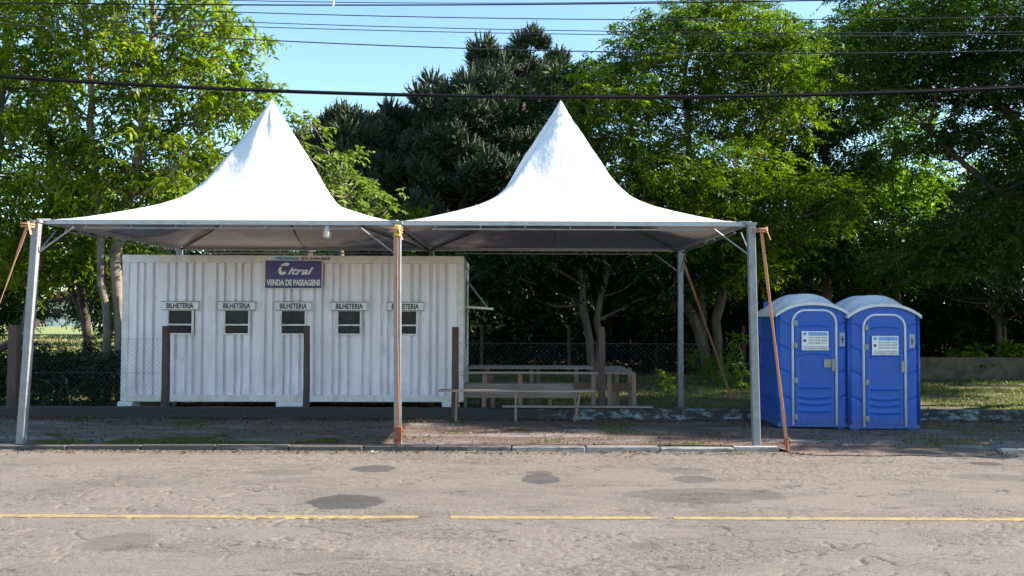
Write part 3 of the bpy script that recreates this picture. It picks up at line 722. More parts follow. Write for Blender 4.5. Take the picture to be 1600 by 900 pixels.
# backboard bench: broad whitish boards standing between legs
B = thing('plank_bench', 'broad pale plank bench with brown board behind the dark post', 'bench', (PX(830, 15.3), 15.35, .03)); ox = PX(830, 15.3)
mb = MB(); z1_ = W(800, 600, 15.3).z; z0_ = W(800, 622, 15.3).z
mb.box(PX(725, 15.3)-ox, PX(905, 15.3)-ox, -.02, .015, z0_-.03, z1_-.03); mb.build('side_board', M['wood'], B)
mb = MB(); mb.box(PX(725, 15.3)-ox, PX(960, 15.3)-ox, .02, .3, z1_-.055, z1_-.03); mb.build('seat', M['wood'], B)
mb = MB(); mb.box(PX(897, 15.2)-ox, PX(993, 15.2)-ox, -.06, -.03, W(900, 610, 15.2).z-.03, W(900, 599, 15.2).z-.03); mb.build('brown_board', M['wood_brown'], B)
for px in (727, 770, 860, 960, 958):
    mb = MB(); mb.box(PX(px, 15.3)-ox-.03, PX(px, 15.3)-ox+.03, .03 if px != 958 else .22, .08 if px != 958 else .27, -.03, z1_-.056); mb.build('leg', M['wood_leg'], B)
mb = MB(); a = PX(754, 15.7)-ox; mb.tube([(a, .3, -.02), (a, .3, .3), (a+.01, .3, .66)], [.14, .13, .125], 12)
so = thing('tree_stump', 'thick brown log standing upright under the far table', 'log', (PX(760, 15.75), 15.8, .03))
mb = MB(); mb.tube([(0, 0, -.02), (0, 0, .3), (.01, 0, .7)], [.13, .115, .11], 12); mb.build('trunk', M['wood_brown'], so, True)
# thin front bench on the sidewalk
by = 14.32
B2 = thing('plank_bench', 'narrow bench of one thin plank on sticks, standing on the sidewalk', 'bench', (PX(810, by), by, .05)); ox = PX(810, by)
zb = W(810, 609, by).z-.05
mb = MB(); mb.box(PX(686, by)-ox, PX(929, by)-ox, -.1, .1, zb-.03, zb); mb.build('seat', M['wood'], B2, bevel=.004)
for (pt, pb, dy) in ((714, 713, -.06), (806, 806, -.06), (906, 897, -.06), (897, 903, .06)):
    mb = MB(); mb.bar((PX(pb, by)-ox, dy, 0), (PX(pt, by)-ox, dy, zb-.03), .035, .035, (0, 1, 0)); mb.build('leg', M['wood_leg'], B2)
# loose plank lying on the wall
P_ = MB(); P_.box(-1.27, 1.27, -.07, .07, 0, .028); o = P_.build('loose_plank', M['wood'], None, bevel=.004)
o.location = (PX(902, 14.66), 14.62, .262); o.rotation_euler = (0, 0, R(-.5)); tag(o, 'loose grey plank lying along the low peeling wall', 'plank')

# ================================================================ PORTABLE TOILETS
def sstep(x): x = max(0, min(1, x)); return x*x*(3-2*x)
def make_toilet(label, loc, rz, dx0, dx1, dtop, wide=True):
    T = thing('portable_toilet', label, 'toilet', loc, rz, 'blue portable toilets side by side')
    hw = .55; D_ = 1.15
    def top(x): return 1.8+.17*(1-(x/hw)**2)
    def groove(x, z, z0, curv, w_=.018): return math.exp(-((z-z0-curv*(x*x))/w_)**2)
    # front wall (with shallow swept ribs)
    dm = (dx0+dx1)/2; dh = (dx1-dx0)/2
    def fr(u, v_):
        x = -hw+2*hw*u; z = .05+v_*(top(x)-.05); y = 0
        e = min(x+hw, hw-x); y += .03*(1-sstep(e/.05))
        for z0 in (.35, .75, 1.12, 1.5): y += .014*groove(x, z, z0+.12*abs(x-dm)/hw, .25, .02)
        return (x, y, z)
    grid_mesh('front_wall', fr, 90, 130, M['potty'], T)
    def sd_(s):
        def f(u, v_):
            yy = .03+(D_-.03)*u; z = .05+v_*1.75; rr = 0
            e = min(yy-.03, D_-yy); panel = sstep((e-.09)/.05)
            rr = .02*panel
            for z0 in (.5, .95, 1.4): rr -= .018*panel*math.exp(-((z-z0)/.035)**2)
            return (s*(hw-rr), yy, z)
        return f
    grid_mesh('side_wall', sd_(1), 40, 60, M['potty'], T); grid_mesh('side_wall', sd_(-1), 40, 60, M['potty'], T)
    mb = MB(); n = 20; poly = [(-hw+2*hw*i/n, top(-hw+2*hw*i/n)) for i in range(n+1)]
    mb.prism([(-hw, .05)]+[(hw, .05)]+poly[::-1], D_-.002, D_+.0); mb.build('rear_wall', M['potty'], T)
    mb = MB(); mb.box(-hw-.01, hw+.01, -.01, D_+.01, .03, .1); mb.box(-hw+.05, -hw+.17, .0, D_, -.0, .03); mb.box(hw-.17, hw-.05, .0, D_, 0, .03); mb.build('base', M['potty'], T, bevel=.012)
    # corner trims with rivets
    mb = MB()
    for x in (-hw-.004, hw+.004): mb = MB(); mb.tube([(x, .012, .1), (x, .012, 1.79)], .02, 8); mb.build('corner_trim', M['potty'], T, True)
    mb = MB()
    for x in (-hw+.035, hw-.035):
        for k in range(6): mb.tube([(x, .012, .2+k*.3), (x, -.003, .2+k*.3)], .008, 6)
    mb.build('rivet', M['latch'], T)
    # roof shell
    def rf(u, v_):
        x = (-1+2*u)*(hw+.03); y = -.05+v_*(D_+.1)
        lift = sstep(v_/.3)*sstep((1-v_)/.2)
        a = 1-(abs(x)/(hw+.03))**2.4
        z = 1.8+.02*(1-a)+ (a*(.2+.12*lift)) + .02*lift*a*math.cos(v_*6*math.pi)
        return (x, y, z)
    grid_mesh('roof', rf, 40, 40, M['potty_roof'], T)
    def rim(u, v_):
        x = (-1+2*u)*(hw+.03); a = 1-(abs(x)/(hw+.03))**2.4; zt_ = 1.8+.02*(1-a)+a*.2
        return (x, -.05+.005, zt_-.05*v_-.0)
    grid_mesh('roof_rim', rim, 40, 1, M['potty_roof'], T)
    for s in (-1, 1): mb = MB(); mb.box(s*(hw+.03)-.004, s*(hw+.03)+.004, -.05, D_+.05, 1.765, 1.822); mb.build('roof_edge', M['potty_roof'], T)
    # door frame (rounded arch)
    pts = [(dx0, -.012, .07)]; rr = .2
    for k in range(9): a = R(180-90*k/8); pts.append((dx0+rr+rr*math.cos(a), -.012, dtop-rr+rr*math.sin(a)))
    for k in range(9): a = R(90-90*k/8); pts.append((dx1-rr+rr*math.cos(a), -.012, dtop-rr+rr*math.sin(a)))
    pts.append((dx1, -.012, .07))
    mb = MB(); mb.tube(pts, .02, 8); mb.build('door_frame', M['potty_trim'], T, True)
    # door
    a0, a1 = dx0+.03, dx1-.03
    def dtopf(x):
        e = min(x-a0, a1-x); r2 = .17
        return dtop-.03-(r2-math.sqrt(max(0, r2*r2-(r2-min(e, r2))**2)))
    def dr(u, v_):
        x = a0+(a1-a0)*u; z = .1+v_*(dtopf(x)-.1); e = min(x-a0, a1-x)
        y = -.022+.014*(1-sstep(e/.02)); xx = (x-dm)/dh
        inner = sstep((e-.045)/.02)
        y += .012*inner
        for z0, cv in ((.3, -.03), (.42, -.05), (.52, -.05), (.66, .0), (1.17, .06), (1.24, .03), (1.62, .05)):
            y -= .014*inner*math.exp(-((z-z0+cv*(xx*xx-.5))/.02)**2)
        return (x, y, z)
    dmesh = grid_mesh('door', dr, 50, 130, M['potty'], T)
    for z in (.16, .73, 1.28, 1.82):
        if z > dtop-.2: z = dtop-.24
        mb = MB(); mb.box(a0-.02, a0+.035, -.045, -.02, z, z+.075); mb.tube([(a0-.005, -.045, z-.005), (a0-.005, -.045, z+.08)], .009, 6); mb.build('hinge', M['latch'], dmesh)
    mb = MB()
    if wide: mb.box(a1-.17, a1-.05, -.035, -.02, .97, 1.1)
    mb.box(a1-.05, a1+.0, -.055, -.02, .92, 1.1); mb.build('latch', M['latch'], dmesh, bevel=.005)
    # door sticker
    st = MB(); s0, s1, t0, t1 = dm-.205, dm+.215, dtop-.63, dtop-.33
    st.box(s0, s1, -.034, -.03, t0, t1); stk = st.build('door_sticker', M['board'], dmesh)
    hb = MB(); hb.box(s0+.1, s1-.012, -.0355, -.034, t1-.075, t1-.012); hb.build('header_band', M['paleblue'], stk)
    text_mesh('lettering', 'TECNISAN', M['bluetext'], stk, .29, .045, ((s0+s1)/2+.04, -.0375, t1-.043), bold=.02)
    hb = MB(); hb.tube([(s0+.05, -.0345, t1-.043), (s0+.05, -.0375, t1-.043)], .024, 14); hb.build('logo_disc', M['bluetext'], stk)
    hb = MB(); hb.box(s0+.03, s0+.065, -.0365, -.034, t0+.13, t0+.155); hb.box(s0+.022, s0+.073, -.0365, -.034, t0+.155, t0+.168); hb.build('phone_symbol', M['ink'], stk)
    for k, s in enumerate(('(51) 3438 4268', '(54) 3238 8898', '(54) 9609 6767')):
        text_mesh('lettering', s, M['greytext'], stk, .29, .028, ((s0+s1)/2+.04, -.0375, t1-.105-k*.042), bold=.015)
    text_mesh('lettering', 'LOCACAO DE SANITARIOS', M['greytext'], stk, .37, .022, ((s0+s1)/2, -.0375, t0+.055), bold=.01)
    text_mesh('lettering', 'CONTAINERS E CAMARINS', M['greytext'], stk, .38, .022, ((s0+s1)/2, -.0375, t0+.024), bold=.01)
    # small plate beside the door
    px_ = (dx1+hw)/2+.005; st = MB(); st.box(px_-.042, px_+.042, -.006, .004, 1.3, 1.52); pl = st.build('symbol_plate', plain('grey_plate', (.33, .38, .48), .5), T, bevel=.002)
    mb = MB(); mb.tube([(px_, -.0065, 1.455), (px_, -.009, 1.455)], .011, 10); mb.prism([(px_-.02, 1.435), (px_+.02, 1.435), (px_+.006, 1.35), (px_-.006, 1.35)], -.009, -.0065); mb.build('figure_symbol', M['ink'], pl)
    # vent pipe stub at the back corner
    mb = MB(); mb.tube([(-hw+.1, D_-.15, 1.8), (-hw+.1, D_-.15, 2.02)], .05, 12); mb.build('vent_pipe', M['potty'], T)
    return T
A_ = W(1271, 668, 13.55); B_ = W(1382, 671, 13.5)
make_toilet('left blue portable toilet with open side view, nearest the tent post', (A_.x, 13.55, .05), R(-1), -.32, .36, 1.87)
make_toilet('right blue portable toilet with its door sticker hung lower', (B_.x+.005, 13.5, .03), R(1.5), -.33, .33, 1.82, False)

# ================================================================ WIRES
def cable(label, pts, Y, r, name='cable', mat='cable'):
    # quadratic fit through three picked points, continued past both ends
    P3 = [W(px, py, Y) for px, py in pts]
    xs = np.array([p.x for p in P3]); zs = np.array([p.z for p in P3]); k = np.polyfit(xs, zs, min(2, len(xs)-1))
    X = np.linspace(-16, 16, 60); mb = MB(); mb.tube([(x, Y, float(np.polyval(k, x))) for x in X], r, 6)
    o = mb.build(name, M[mat], None, True); o['group'] = 'overhead wires along the road'
    return tag(o, label, 'wire')
cable('thick black bundled cable crossing lowest in front of both tent tips', [(0, 120), (850, 152), (1600, 137)], 12.0, .021)
cable('thin dark cable wound just above the thick bundle', [(0, 117), (850, 149.5), (1600, 133.5)], 12.05, .008)
cable('grey wire just above the thick bundle, second from below', [(400, 62), (900, 80), (1600, 79)], 12.2, .008, mat='wire')
cable('thin wire third from below, close under its twin', [(340, 40), (900, 53.5), (1600, 54)], 12.4, .006, mat='wire')
cable('thin wire fourth from below, close over its twin', [(340, 33), (900, 48), (1600, 50)], 12.5, .006, mat='wire')
cable('thin wire fifth from below across the sky', [(340, 18), (900, 30), (1600, 26)], 12.6, .007, mat='wire')
cable('topmost dark wire with a spacer near the sky gap', [(0, 4), (520, 8), (1350, -1)], 12.7, .010)
cable('upper slack wire meeting the top edge of the picture', [(300, -1), (620, 4.5), (1000, 3)], 12.75, .006, mat='wire')
mb = MB(); p = W(521, 3, 12.7); mb.tube([(p.x, 12.7, p.z+.12), (p.x, 12.7, p.z-.06)], .015, 6); o = mb.build('wire_spacer', M['board']); tag(o, 'small pale spacer hanging on the topmost wire', 'spacer')

# ================================================================ VEGETATION
rng = np.random.default_rng(7)
def quads_object(name, V, tint, mat, parent=None):
    n = V.shape[0]; me = bpy.data.meshes.new(name)
    me.vertices.add(n*4); me.loops.add(n*4); me.polygons.add(n)
    me.vertices.foreach_set('co', V.astype(np.float32).ravel())
    me.loops.foreach_set('vertex_index', np.arange(n*4, dtype=np.int32))
    me.polygons.foreach_set('loop_start', np.arange(0, n*4, 4, dtype=np.int32))
    me.update(calc_edges=True)
    a = me.attributes.new('tint', 'FLOAT', 'FACE'); a.data.foreach_set('value', tint.astype(np.float32))
    me.materials.append(mat); o = bpy.data.objects.new(name, me); col.objects.link(o)
    if parent: o.parent = parent
    return o
def norm(a): return a/np.maximum(1e-6, np.linalg.norm(a, axis=-1, keepdims=True))
def leaves(P, Dv, Nv, L, Wd, fold=.25):
    Dv = norm(Dv); S = norm(np.cross(Dv, Nv)); Nn = np.cross(S, Dv)
    L = L[:, None]; Wd = Wd[:, None]
    tip = P+Dv*L-Nn*L*.18
    mid = P+Dv*L*.45
    return np.stack([P, mid-S*Wd/2+Nn*Wd*fold, tip, mid+S*Wd/2+Nn*Wd*fold], 1)
def sprays(C, rad, nsp, nl, rach, L, Wd, droop=.5, up=.25, flat=.6, seed=0):
    """leafy clumps: nsp sprays per clump, each a drooping stalk with nl leaflets"""
    g = np.random.default_rng(seed); K = len(C)
    C = np.repeat(C, nsp, 0); rad = np.repeat(rad, nsp)
    d = norm(g.normal(size=(K*nsp, 3))); d[:, 2] *= flat; d = norm(d)
    o = C+d*(rad*g.uniform(.1, .85, K*nsp)**.8)[:, None]*np.array([1, 1, flat])
    dr = norm(d+g.normal(size=d.shape)*.45+np.array([0, 0, up]))
    ctint = np.repeat(g.normal(0, .22, K), nsp)+g.normal(0, .08, K*nsp)
    t_ = (np.arange(nl)+.5)/nl; ln = rach*g.uniform(.6, 1.2, K*nsp)
    pts = o[:, None]+dr[:, None]*(t_[None, :, None]*ln[:, None, None])
    pts[..., 2] -= droop*(t_[None]**2)*ln[:, None]
    ax = norm(dr[:, None]+np.stack([0*t_, 0*t_, -2*droop*t_], -1)[None])
    upv = norm(np.array([0, 0, 1.0])+g.normal(size=dr.shape)*.35)[:, None]
    S = norm(np.cross(ax, upv)); sg = np.where(np.arange(nl) % 2 == 0, 1, -1)[None, :, None]
    ld = norm(ax*.6+S*sg+g.normal(size=ax.shape)*.28); ld[..., 2] -= droop*.25
    nv = norm(upv+g.normal(size=ax.shape)*.3)
    P = pts.reshape(-1, 3); n = len(P)
    V = leaves(P, ld.reshape(-1, 3), nv.reshape(-1, 3), L*g.uniform(.7, 1.2, n), Wd*g.uniform(.7, 1.2, n))
    tint = np.clip(.45+np.repeat(ctint, nl)+g.normal(0, .12, n), 0, 1)
    return V, tint
def sample_clumps(ells, spacing, seed, shell=.35):
    """ells: (center, (rx,ry,rz), n)"""
    g = np.random.default_rng(seed); out = []
    for c, r, n in ells:
        k = 0; tries = 0
        while k < n and tries < n*30:
            tries += 1
            d = g.normal(size=3); d /= np.linalg.norm(d); p = np.array(c)+d*np.array(r)*g.uniform(shell, 1)**.6
            if p[2] < .6: continue
            if all(((p-q)**2).sum() > spacing**2 for q in out): out.append(p); k += 1
    return np.array(out)
def skeleton(stems, clumps, r_tip=.010, k=.5, seed=0, jit=.06, zoff=.25):
    """stems: polylines (lists of 3-vectors). Returns nodes, parent, counts"""
    g = np.random.default_rng(seed); nodes = []; par = []
    for st in stems:
        prev = -1
        for i in range(len(st)-1):
            a, b = np.array(st[i], float), np.array(st[i+1], float); m_ = max(1, int(np.linalg.norm(b-a)/.4))
            for q in range(m_):
                if i == 0 and q == 0: nodes.append(a); par.append(-1); prev = len(nodes)-1
                p = a+(b-a)*(q+1)/m_+(g.normal(size=3)*.03 if q < m_-1 else 0); nodes.append(p); par.append(prev); prev = len(nodes)-1
    nstem = len(nodes); base = np.array(nodes); lev = [0]*nstem
    order = np.argsort([np.min(((base-c)**2).sum(1)) for c in clumps])
    tips = []
    for ci in order:
        c = clumps[ci]; A = np.array(nodes); dd = A-c
        d = np.sqrt((dd**2).sum(1)); pen = np.where(dd[:, 2] > -zoff, 1.5*(dd[:, 2]+zoff), 0)+np.where(A[:, 2] < 1.3, 4, 0)
        j = int(np.argmin(d+pen+np.array(lev)*.45)); a = A[j]; L = np.linalg.norm(c-a); m_ = max(2, int(L/.3)); prev = j
        ctrl = a*.45+c*.55+np.array([0, 0, -.12*L])+g.normal(size=3)*jit*L
        for q in range(1, m_+1):
            s = q/m_; p = a*(1-s)**2+ctrl*2*s*(1-s)+c*s*s+g.normal(size=3)*.012
            nodes.append(p); par.append(prev); lev.append(lev[j]+1); prev = len(nodes)-1
        tips.append(prev)
    cnt = np.zeros(len(nodes))
    for t_ in tips:
        q = t_
        while q != -1: cnt[q] += 1; q = par[q]
    cnt[nstem:] *= .45
    return np.array(nodes), np.array(par), cnt
def skeleton_mesh(name, nodes, par, cnt, mat, parent, r_tip=.009, k=.013, stem_r=None, ns=6, base_flare=1.3):
    r = r_tip+k*np.sqrt(np.maximum(cnt, .3))
    idx = np.where(par >= 0)[0]; a = nodes[par[idx]]; b = nodes[idx]
    # merge radii: parent's radius capped for side branches
    rb = r[idx]; ra = np.minimum(r[par[idx]], rb*1.35)
    d = norm(b-a); ref = np.where(np.abs(d[:, 2:3]) > .9, np.array([[1., 0, 0]]), np.array([[0, 0, 1.]]))
    u = norm(np.cross(d, ref)); v_ = np.cross(d, u)
    ang = np.arange(ns)*2*np.pi/ns
    ring = np.cos(ang)[None, :, None]*u[:, None]+np.sin(ang)[None, :, None]*v_[:, None]
    A = a[:, None]+ring*ra[:, None, None]-d[:, None]*(ra*.3)[:, None, None]; B = b[:, None]+ring*rb[:, None, None]+d[:, None]*(rb*.3)[:, None, None]
    E = len(idx); V = np.concatenate([A, B], 1).reshape(-1, 3)
    base = (np.arange(E)*2*ns)[:, None]; k0 = np.arange(ns); k1 = (k0+1) % ns
    Fq = np.stack([base+k0, base+k1, base+ns+k1, base+ns+k0], -1).reshape(-1, 4)
    me = bpy.data.meshes.new(name); me.vertices.add(len(V)); me.loops.add(Fq.size); me.polygons.add(len(Fq))
    me.vertices.foreach_set('co', V.astype(np.float32).ravel()); me.loops.foreach_set('vertex_index', Fq.astype(np.int32).ravel())
    me.polygons.foreach_set('loop_start', np.arange(0, Fq.size, 4, dtype=np.int32)); me.update(calc_edges=True)
    me.polygons.foreach_set('use_smooth', [True]*len(me.polygons))
    me.materials.append(mat); o = bpy.data.objects.new(name, me); col.objects.link(o); o.parent = parent; return o
def tree(name, label, base, stems, ells, spacing, leaf, bark, seed, nsp=16, nl=9, rach=.42, L=.13, Wd=.045, rad=.5, droop=.5, up=.25, flat=.6, k=.011, cat='tree', group=None, shell=.35, zoff=.25):
    base = Vector(base); T = thing(name, label, cat, base, 0, group); b = np.array(base)
    cl = sample_clumps(ells, spacing, seed, shell)-b
    stems = [[np.array(p)-b for p in st] for st in stems]
    nodes, par, cnt = skeleton(stems, cl, seed=seed, zoff=zoff)
    skeleton_mesh('trunk', nodes, par, cnt, bark, T, k=k)
    g = np.random.default_rng(seed+50)
    V, tt = sprays(cl, rad*g.uniform(.65, 1.25, len(cl)), nsp, nl, rach, L, Wd, droop, up, flat, seed)
    quads_object('crown', V, tt, leaf, T)
    return T
def E(px, py, Y, rx, rz, n, ry=None):
    """ellipsoid picked where it stands: centre on the ray at depth Y, radii in metres"""
    p = W(px, py, Y); return ((p.x, p.y, p.z), (rx, ry or rx, rz), n)
def P(px, py, Y): p = W(px, py, Y); return (p.x, p.y, p.z)

# --- left trees
b = W(165, 640, 17.5)
tree('broadleaf_tree', 'bright green tree with two dappled pale trunks just left of the cabin', (b.x, 17.5, 0),
     [[(b.x, 17.5, -.1), P(168, 520, 17.5), P(158, 400, 17.5), P(150, 250, 17.7), P(135, 60, 17.8), P(120, -120, 18)],
      [(b.x+.25, 17.6, -.1), P(188, 520, 17.6), P(180, 400, 17.6), P(215, 250, 17.6), P(235, 90, 17.5), P(240, -100, 17.5)]],
     [E(240, 60, 17.5, 1.7, 2.0, 46), E(120, 80, 18, 1.5, 2.2, 34), E(300, 130, 17.5, 1.25, 1.0, 22), E(365, 160, 17.4, .8, .5, 9), E(250, 255, 17.6, 1.6, .9, 30), E(240, -90, 17.5, 2.2, 1.2, 30), E(150, 300, 17.8, 1.2, .9, 16), E(340, 60, 17.4, .8, .9, 12), E(370, 260, 17.8, .7, .6, 8)],
     .5, LM['left'], M['bark_pale'], 11, nsp=15, nl=9, rach=.4, L=.17, Wd=.06, rad=.42, droop=.65, k=.0088)
b = W(10, 640, 18.5)
tree('broadleaf_tree', 'bright green tree at the left edge of the picture', (b.x-.4, 18.5, 0),
     [[(b.x-.4, 18.5, -.1), P(-20, 500, 18.5), P(-15, 350, 18.5), P(0, 200, 18.6), P(10, 20, 18.8)],
      [(b.x-.2, 18.7, -.1), P(60, 420, 18.5), P(90, 280, 18.4)]],
     [E(20, 70, 18.8, 1.7, 1.3, 26), E(30, 240, 18.5, 1.7, 1.2, 34), E(60, 340, 18.4, 1.4, .8, 22), E(-80, 200, 18.5, 1.6, 2.5, 26), E(-30, -60, 19, 2, 1, 18), E(40, 410, 19, 1.3, .5, 12)],
     .52, LM['left'], M['bark'], 12, nsp=15, nl=9, rach=.4, L=.17, Wd=.06, rad=.42, droop=.6, k=.011)
b = W(120, 610, 21)
tree('broadleaf_tree', 'slimmer green tree half hidden behind the two pale trunks', (b.x, 21.5, 0),
     [[(b.x, 21.5, -.1), P(130, 500, 21.5), P(90, 400, 21.5), P(80, 250, 21.5)], [(b.x+.1, 21.5, -.1), P(135, 500, 21.3), P(118, 410, 21), P(200, 300, 21)]],
     [E(90, 330, 21.5, 1.9, 1.2, 26), E(220, 310, 21.5, 1.7, 1.0, 24), E(150, 400, 21, 2.0, .6, 22), E(70, 170, 22, 1.5, 1.1, 14), E(320, 300, 21.5, 1.3, .7, 14)],
     .58, LM['feather'], M['bark_dark'], 13, nsp=15, nl=9, rach=.42, L=.16, Wd=.06, rad=.5, droop=.5)
# --- pale small tree between the tents
b = W(530, 600, 19.5)
tree('young_tree', 'pale leaved small tree between the two tent tips', (b.x, 19.5, 0),
     [[(b.x, 19.5, -.1), P(535, 450, 19.5), P(540, 340, 19.5), P(530, 280, 19.5)]],
     [E(525, 275, 19.5, .75, .65, 16), E(555, 320, 19.5, .8, .5, 12), E(480, 200, 19.8, .35, .35, 4)], .38, LM['pale'], M['bark_pale'], 14, nsp=9, nl=8, rach=.3, L=.13, Wd=.07, rad=.33, droop=.3, k=.01)
# --- dark bushy tree low behind the gap
b = W(620, 600, 24)
tree('young_tree', 'deep green bushy tree low behind the gap between the tents', (b.x, 24, 0),
     [[(b.x, 24, -.1), P(620, 450, 24), P(600, 380, 24)]], [E(600, 350, 24, 1.3, .6, 16), E(560, 345, 24, 1, .5, 10)], .5, LM['feather'], M['bark_dark'], 15, nsp=16, nl=9, rach=.35, L=.13, Wd=.05, rad=.45)

# --- araucaria pines
def araucaria(label, base, H, tiers, seed, R0=3.0, z_low=3.0):
    g = np.random.default_rng(seed); T = thing('araucaria_pine', label, 'pine tree', base, 0, 'dark araucaria pines behind the tents')
    mb = MB(); n = 9
    mb.tube([(.1*math.sin(i), .1*math.cos(i*1.3), H*.96*i/n-.1) for i in range(n+1)], [.32-.24*i/n for i in range(n+1)], 8)
    tufts = []; rads = []
    for ti in range(tiers):
        s = ti/(tiers-1); z = z_low+(H-1.1-z_low)*s
        Rr = R0*(1-.42*s**1.6)*(1 if s > .12 else .85); nb = (8 if s < .8 else 6) if s > .35 else 4; ph = g.uniform(0, 6.28)
        for k in range(nb):
            a = ph+k*6.283/nb+g.normal()*.18; L = Rr*g.uniform(.72, 1.08); d = Vector((math.cos(a), math.sin(a), 0))
            rise = L*(.1+.5*s)+g.uniform(-.1, .3)
            pts = [Vector((0, 0, z))+d*L*q+Vector((0, 0, -.18*L*math.sin(q*math.pi)*(1-s)+rise*q**2.4)) for q in np.linspace(0, 1, 7)]
            mb.tube(pts, [.055-.035*i/6 for i in range(7)], 5, False)
            tufts.append(pts[-1]); rads.append(g.uniform(.36, .56))
            for q in (3, 4, 5):
                for sg in (-1, 1):
                    if g.random() < .75:
                        side = Vector((-d.y, d.x, 0))*sg; e = pts[q]+side*L*g.uniform(.16, .3)+d*L*.1+Vector((0, 0, g.uniform(.05, .35)))
                        mb.tube([pts[q], (pts[q]+e)/2+Vector((0, 0, -.05)), e], [.025, .02, .015], 4, False)
                        tufts.append(e); rads.append(g.uniform(.3, .48))
    for k in range(4):
        a = k*2.1; tufts.append(Vector((math.cos(a)*.8*(k > 0), math.sin(a)*.8*(k > 0), H-.9+(.35 if k == 0 else 0)))); rads.append(.7)
    mb.build('trunk', M['bark_dark'], T, True)
    C = np.array([tuple(p) for p in tufts]); rad = np.array(rads); K = len(C); ns = 60; nl = 7
    C2 = np.repeat(C, ns, 0); r2 = np.repeat(rad, ns)*g.uniform(.85, 1.1, K*ns)
    d = g.normal(size=(K*ns, 3)); d[:, 2] = d[:, 2]*.7+.2; d = norm(d)
    ts = np.array([.25, .6, .88, 1.0]); rs = np.array([.025, .036, .034, .016])
    pts = C2[:, None]+ts[None, :, None]*d[:, None]*r2[:, None, None]; pts[..., 2] += (ts[None]**2)*r2[:, None]*.4; pts += g.normal(size=pts.shape)*.012
    u = norm(np.cross(d, g.normal(size=d.shape))); v_ = np.cross(d, u)
    an = np.arange(4)*np.pi/2; ring = (np.cos(an)[None, :, None]*u[:, None]+np.sin(an)[None, :, None]*v_[:, None])
    RR = pts[:, :, None]+ring[:, None]*rs[None, :, None, None]          # shoot, level, corner, xyz
    A = RR[:, :-1]; B = RR[:, 1:]
    V1 = np.stack([A, np.roll(A, -1, 2), np.roll(B, -1, 2), B], 3).reshape(-1, 4, 3)
    sh_t = np.repeat(g.normal(0, .12, K), ns)+g.normal(0, .1, K*ns)
    t1 = np.clip(.3+np.repeat(sh_t, 12)+np.tile(np.repeat([0, .1, .2], 4), K*ns), 0, 1)
    t_ = np.linspace(.35, 1, nl); c2 = C2[:, None]+t_[None, :, None]*d[:, None]*r2[:, None, None]; c2[..., 2] += (t_[None]**2)*r2[:, None]*.4
    ax = np.repeat(d[:, None], nl, 1); S = norm(np.cross(ax, g.normal(size=ax.shape))); ld = norm(ax+S*.7); m_ = c2.reshape(-1, 3)
    V2 = leaves(m_, ld.reshape(-1, 3), norm(g.normal(size=m_.shape)), .1*g.uniform(.8, 1.2, len(m_)), .03*g.uniform(.8, 1.2, len(m_)), .1)
    t2 = np.clip(.4+np.repeat(sh_t, nl)+g.normal(0, .1, len(m_)), 0, 1)
    V = np.concatenate([V1, V2]); tt = np.concatenate([t1, t2])
    quads_object('crown', V, tt, LM['pine'], T); return T
def AR(px, py_top, Y, label, tiers, seed, R0, zl):
    p = W(px, py_top, Y); return araucaria(label, (p.x, Y, 0), p.z-.55, tiers, seed, R0, zl)
AR(812, 60, 29, 'tallest araucaria pine, rising directly left of the right tent tip', 6, 21, 3.1, 4.4)
AR(728, 102, 27.5, 'broad araucaria pine of middle height between the tent tips', 6, 22, 2.4, 3.8)
AR(560, 158, 29, 'round headed araucaria pine right of the left tent tip', 5, 23, 1.9, 4.8)
AR(628, 160, 31, 'araucaria pine between the round headed one and the broad one', 5, 24, 2.1, 4.4)
AR(486, 188, 34, 'small araucaria pine just right of the left tent tip', 4, 25, 1.2, 5.6)

# --- centre right trees
b = W(1100, 590, 24)
tree('feathery_tree', 'large feathery leaved tree with lit lower trunk, highest crown in the middle right', (b.x, 22.5, 0),
     [[(b.x, 22.5, -.1), P(1102, 540, 22.5), P(1092, 420, 22.5), P(1080, 280, 22.5), P(1070, 120, 22.5)],
      [(b.x+.1, 22.5, -.1), P(1118, 500, 22.4), P(1150, 380, 22), P(1190, 220, 22), P(1200, 100, 22)],
      [(b.x-.1, 22.5, -.1), P(1085, 500, 22.4), P(1030, 360, 22), P(990, 220, 22), P(975, 140, 22)]],
     [E(1080, 110, 22.3, 2.5, 1.6, 62), E(975, 190, 22, 1.9, 1.3, 38), E(1180, 140, 22.2, 2.0, 1.7, 46), E(1060, 290, 21.8, 2.4, 1.3, 46), E(1180, 330, 21.6, 2.2, 1.3, 44), E(960, 330, 22.2, 1.8, .9, 24), E(1110, 410, 21.4, 1.9, .7, 24), E(1110, 40, 22.5, 1.6, .6, 14)],
     .52, LM['feather'], M['bark'], 31, nsp=28, nl=13, rach=.5, L=.14, Wd=.045, rad=.5, droop=.35, up=.3, flat=.5, k=.011)
b = W(925, 600, 21)
tree('feathery_tree', 'feathery tree with sunlit forked trunk behind the plank tables', (b.x, 20.5, 0),
     [[(b.x, 20.5, -.1), P(915, 500, 20.5), P(905, 420, 20.5), P(880, 300, 20.8)], [(b.x+.05, 20.5, -.1), P(932, 500, 20.5), P(948, 430, 20.5), P(940, 300, 20.8)]],
     [E(880, 380, 20.6, 2.2, .9, 40), E(800, 420, 21, 1.9, .7, 24), E(1000, 430, 20.8, 1.6, .7, 20), E(900, 270, 23, 1.3, 1.3, 20), E(880, 150, 24, 1.1, .8, 12), E(920, 120, 24, .7, .5, 6)],
     .5, LM['dark'], M['bark'], 32, nsp=26, nl=13, rach=.45, L=.14, Wd=.05, rad=.55, droop=.4, flat=.5)
b = W(1290, 600, 24)  
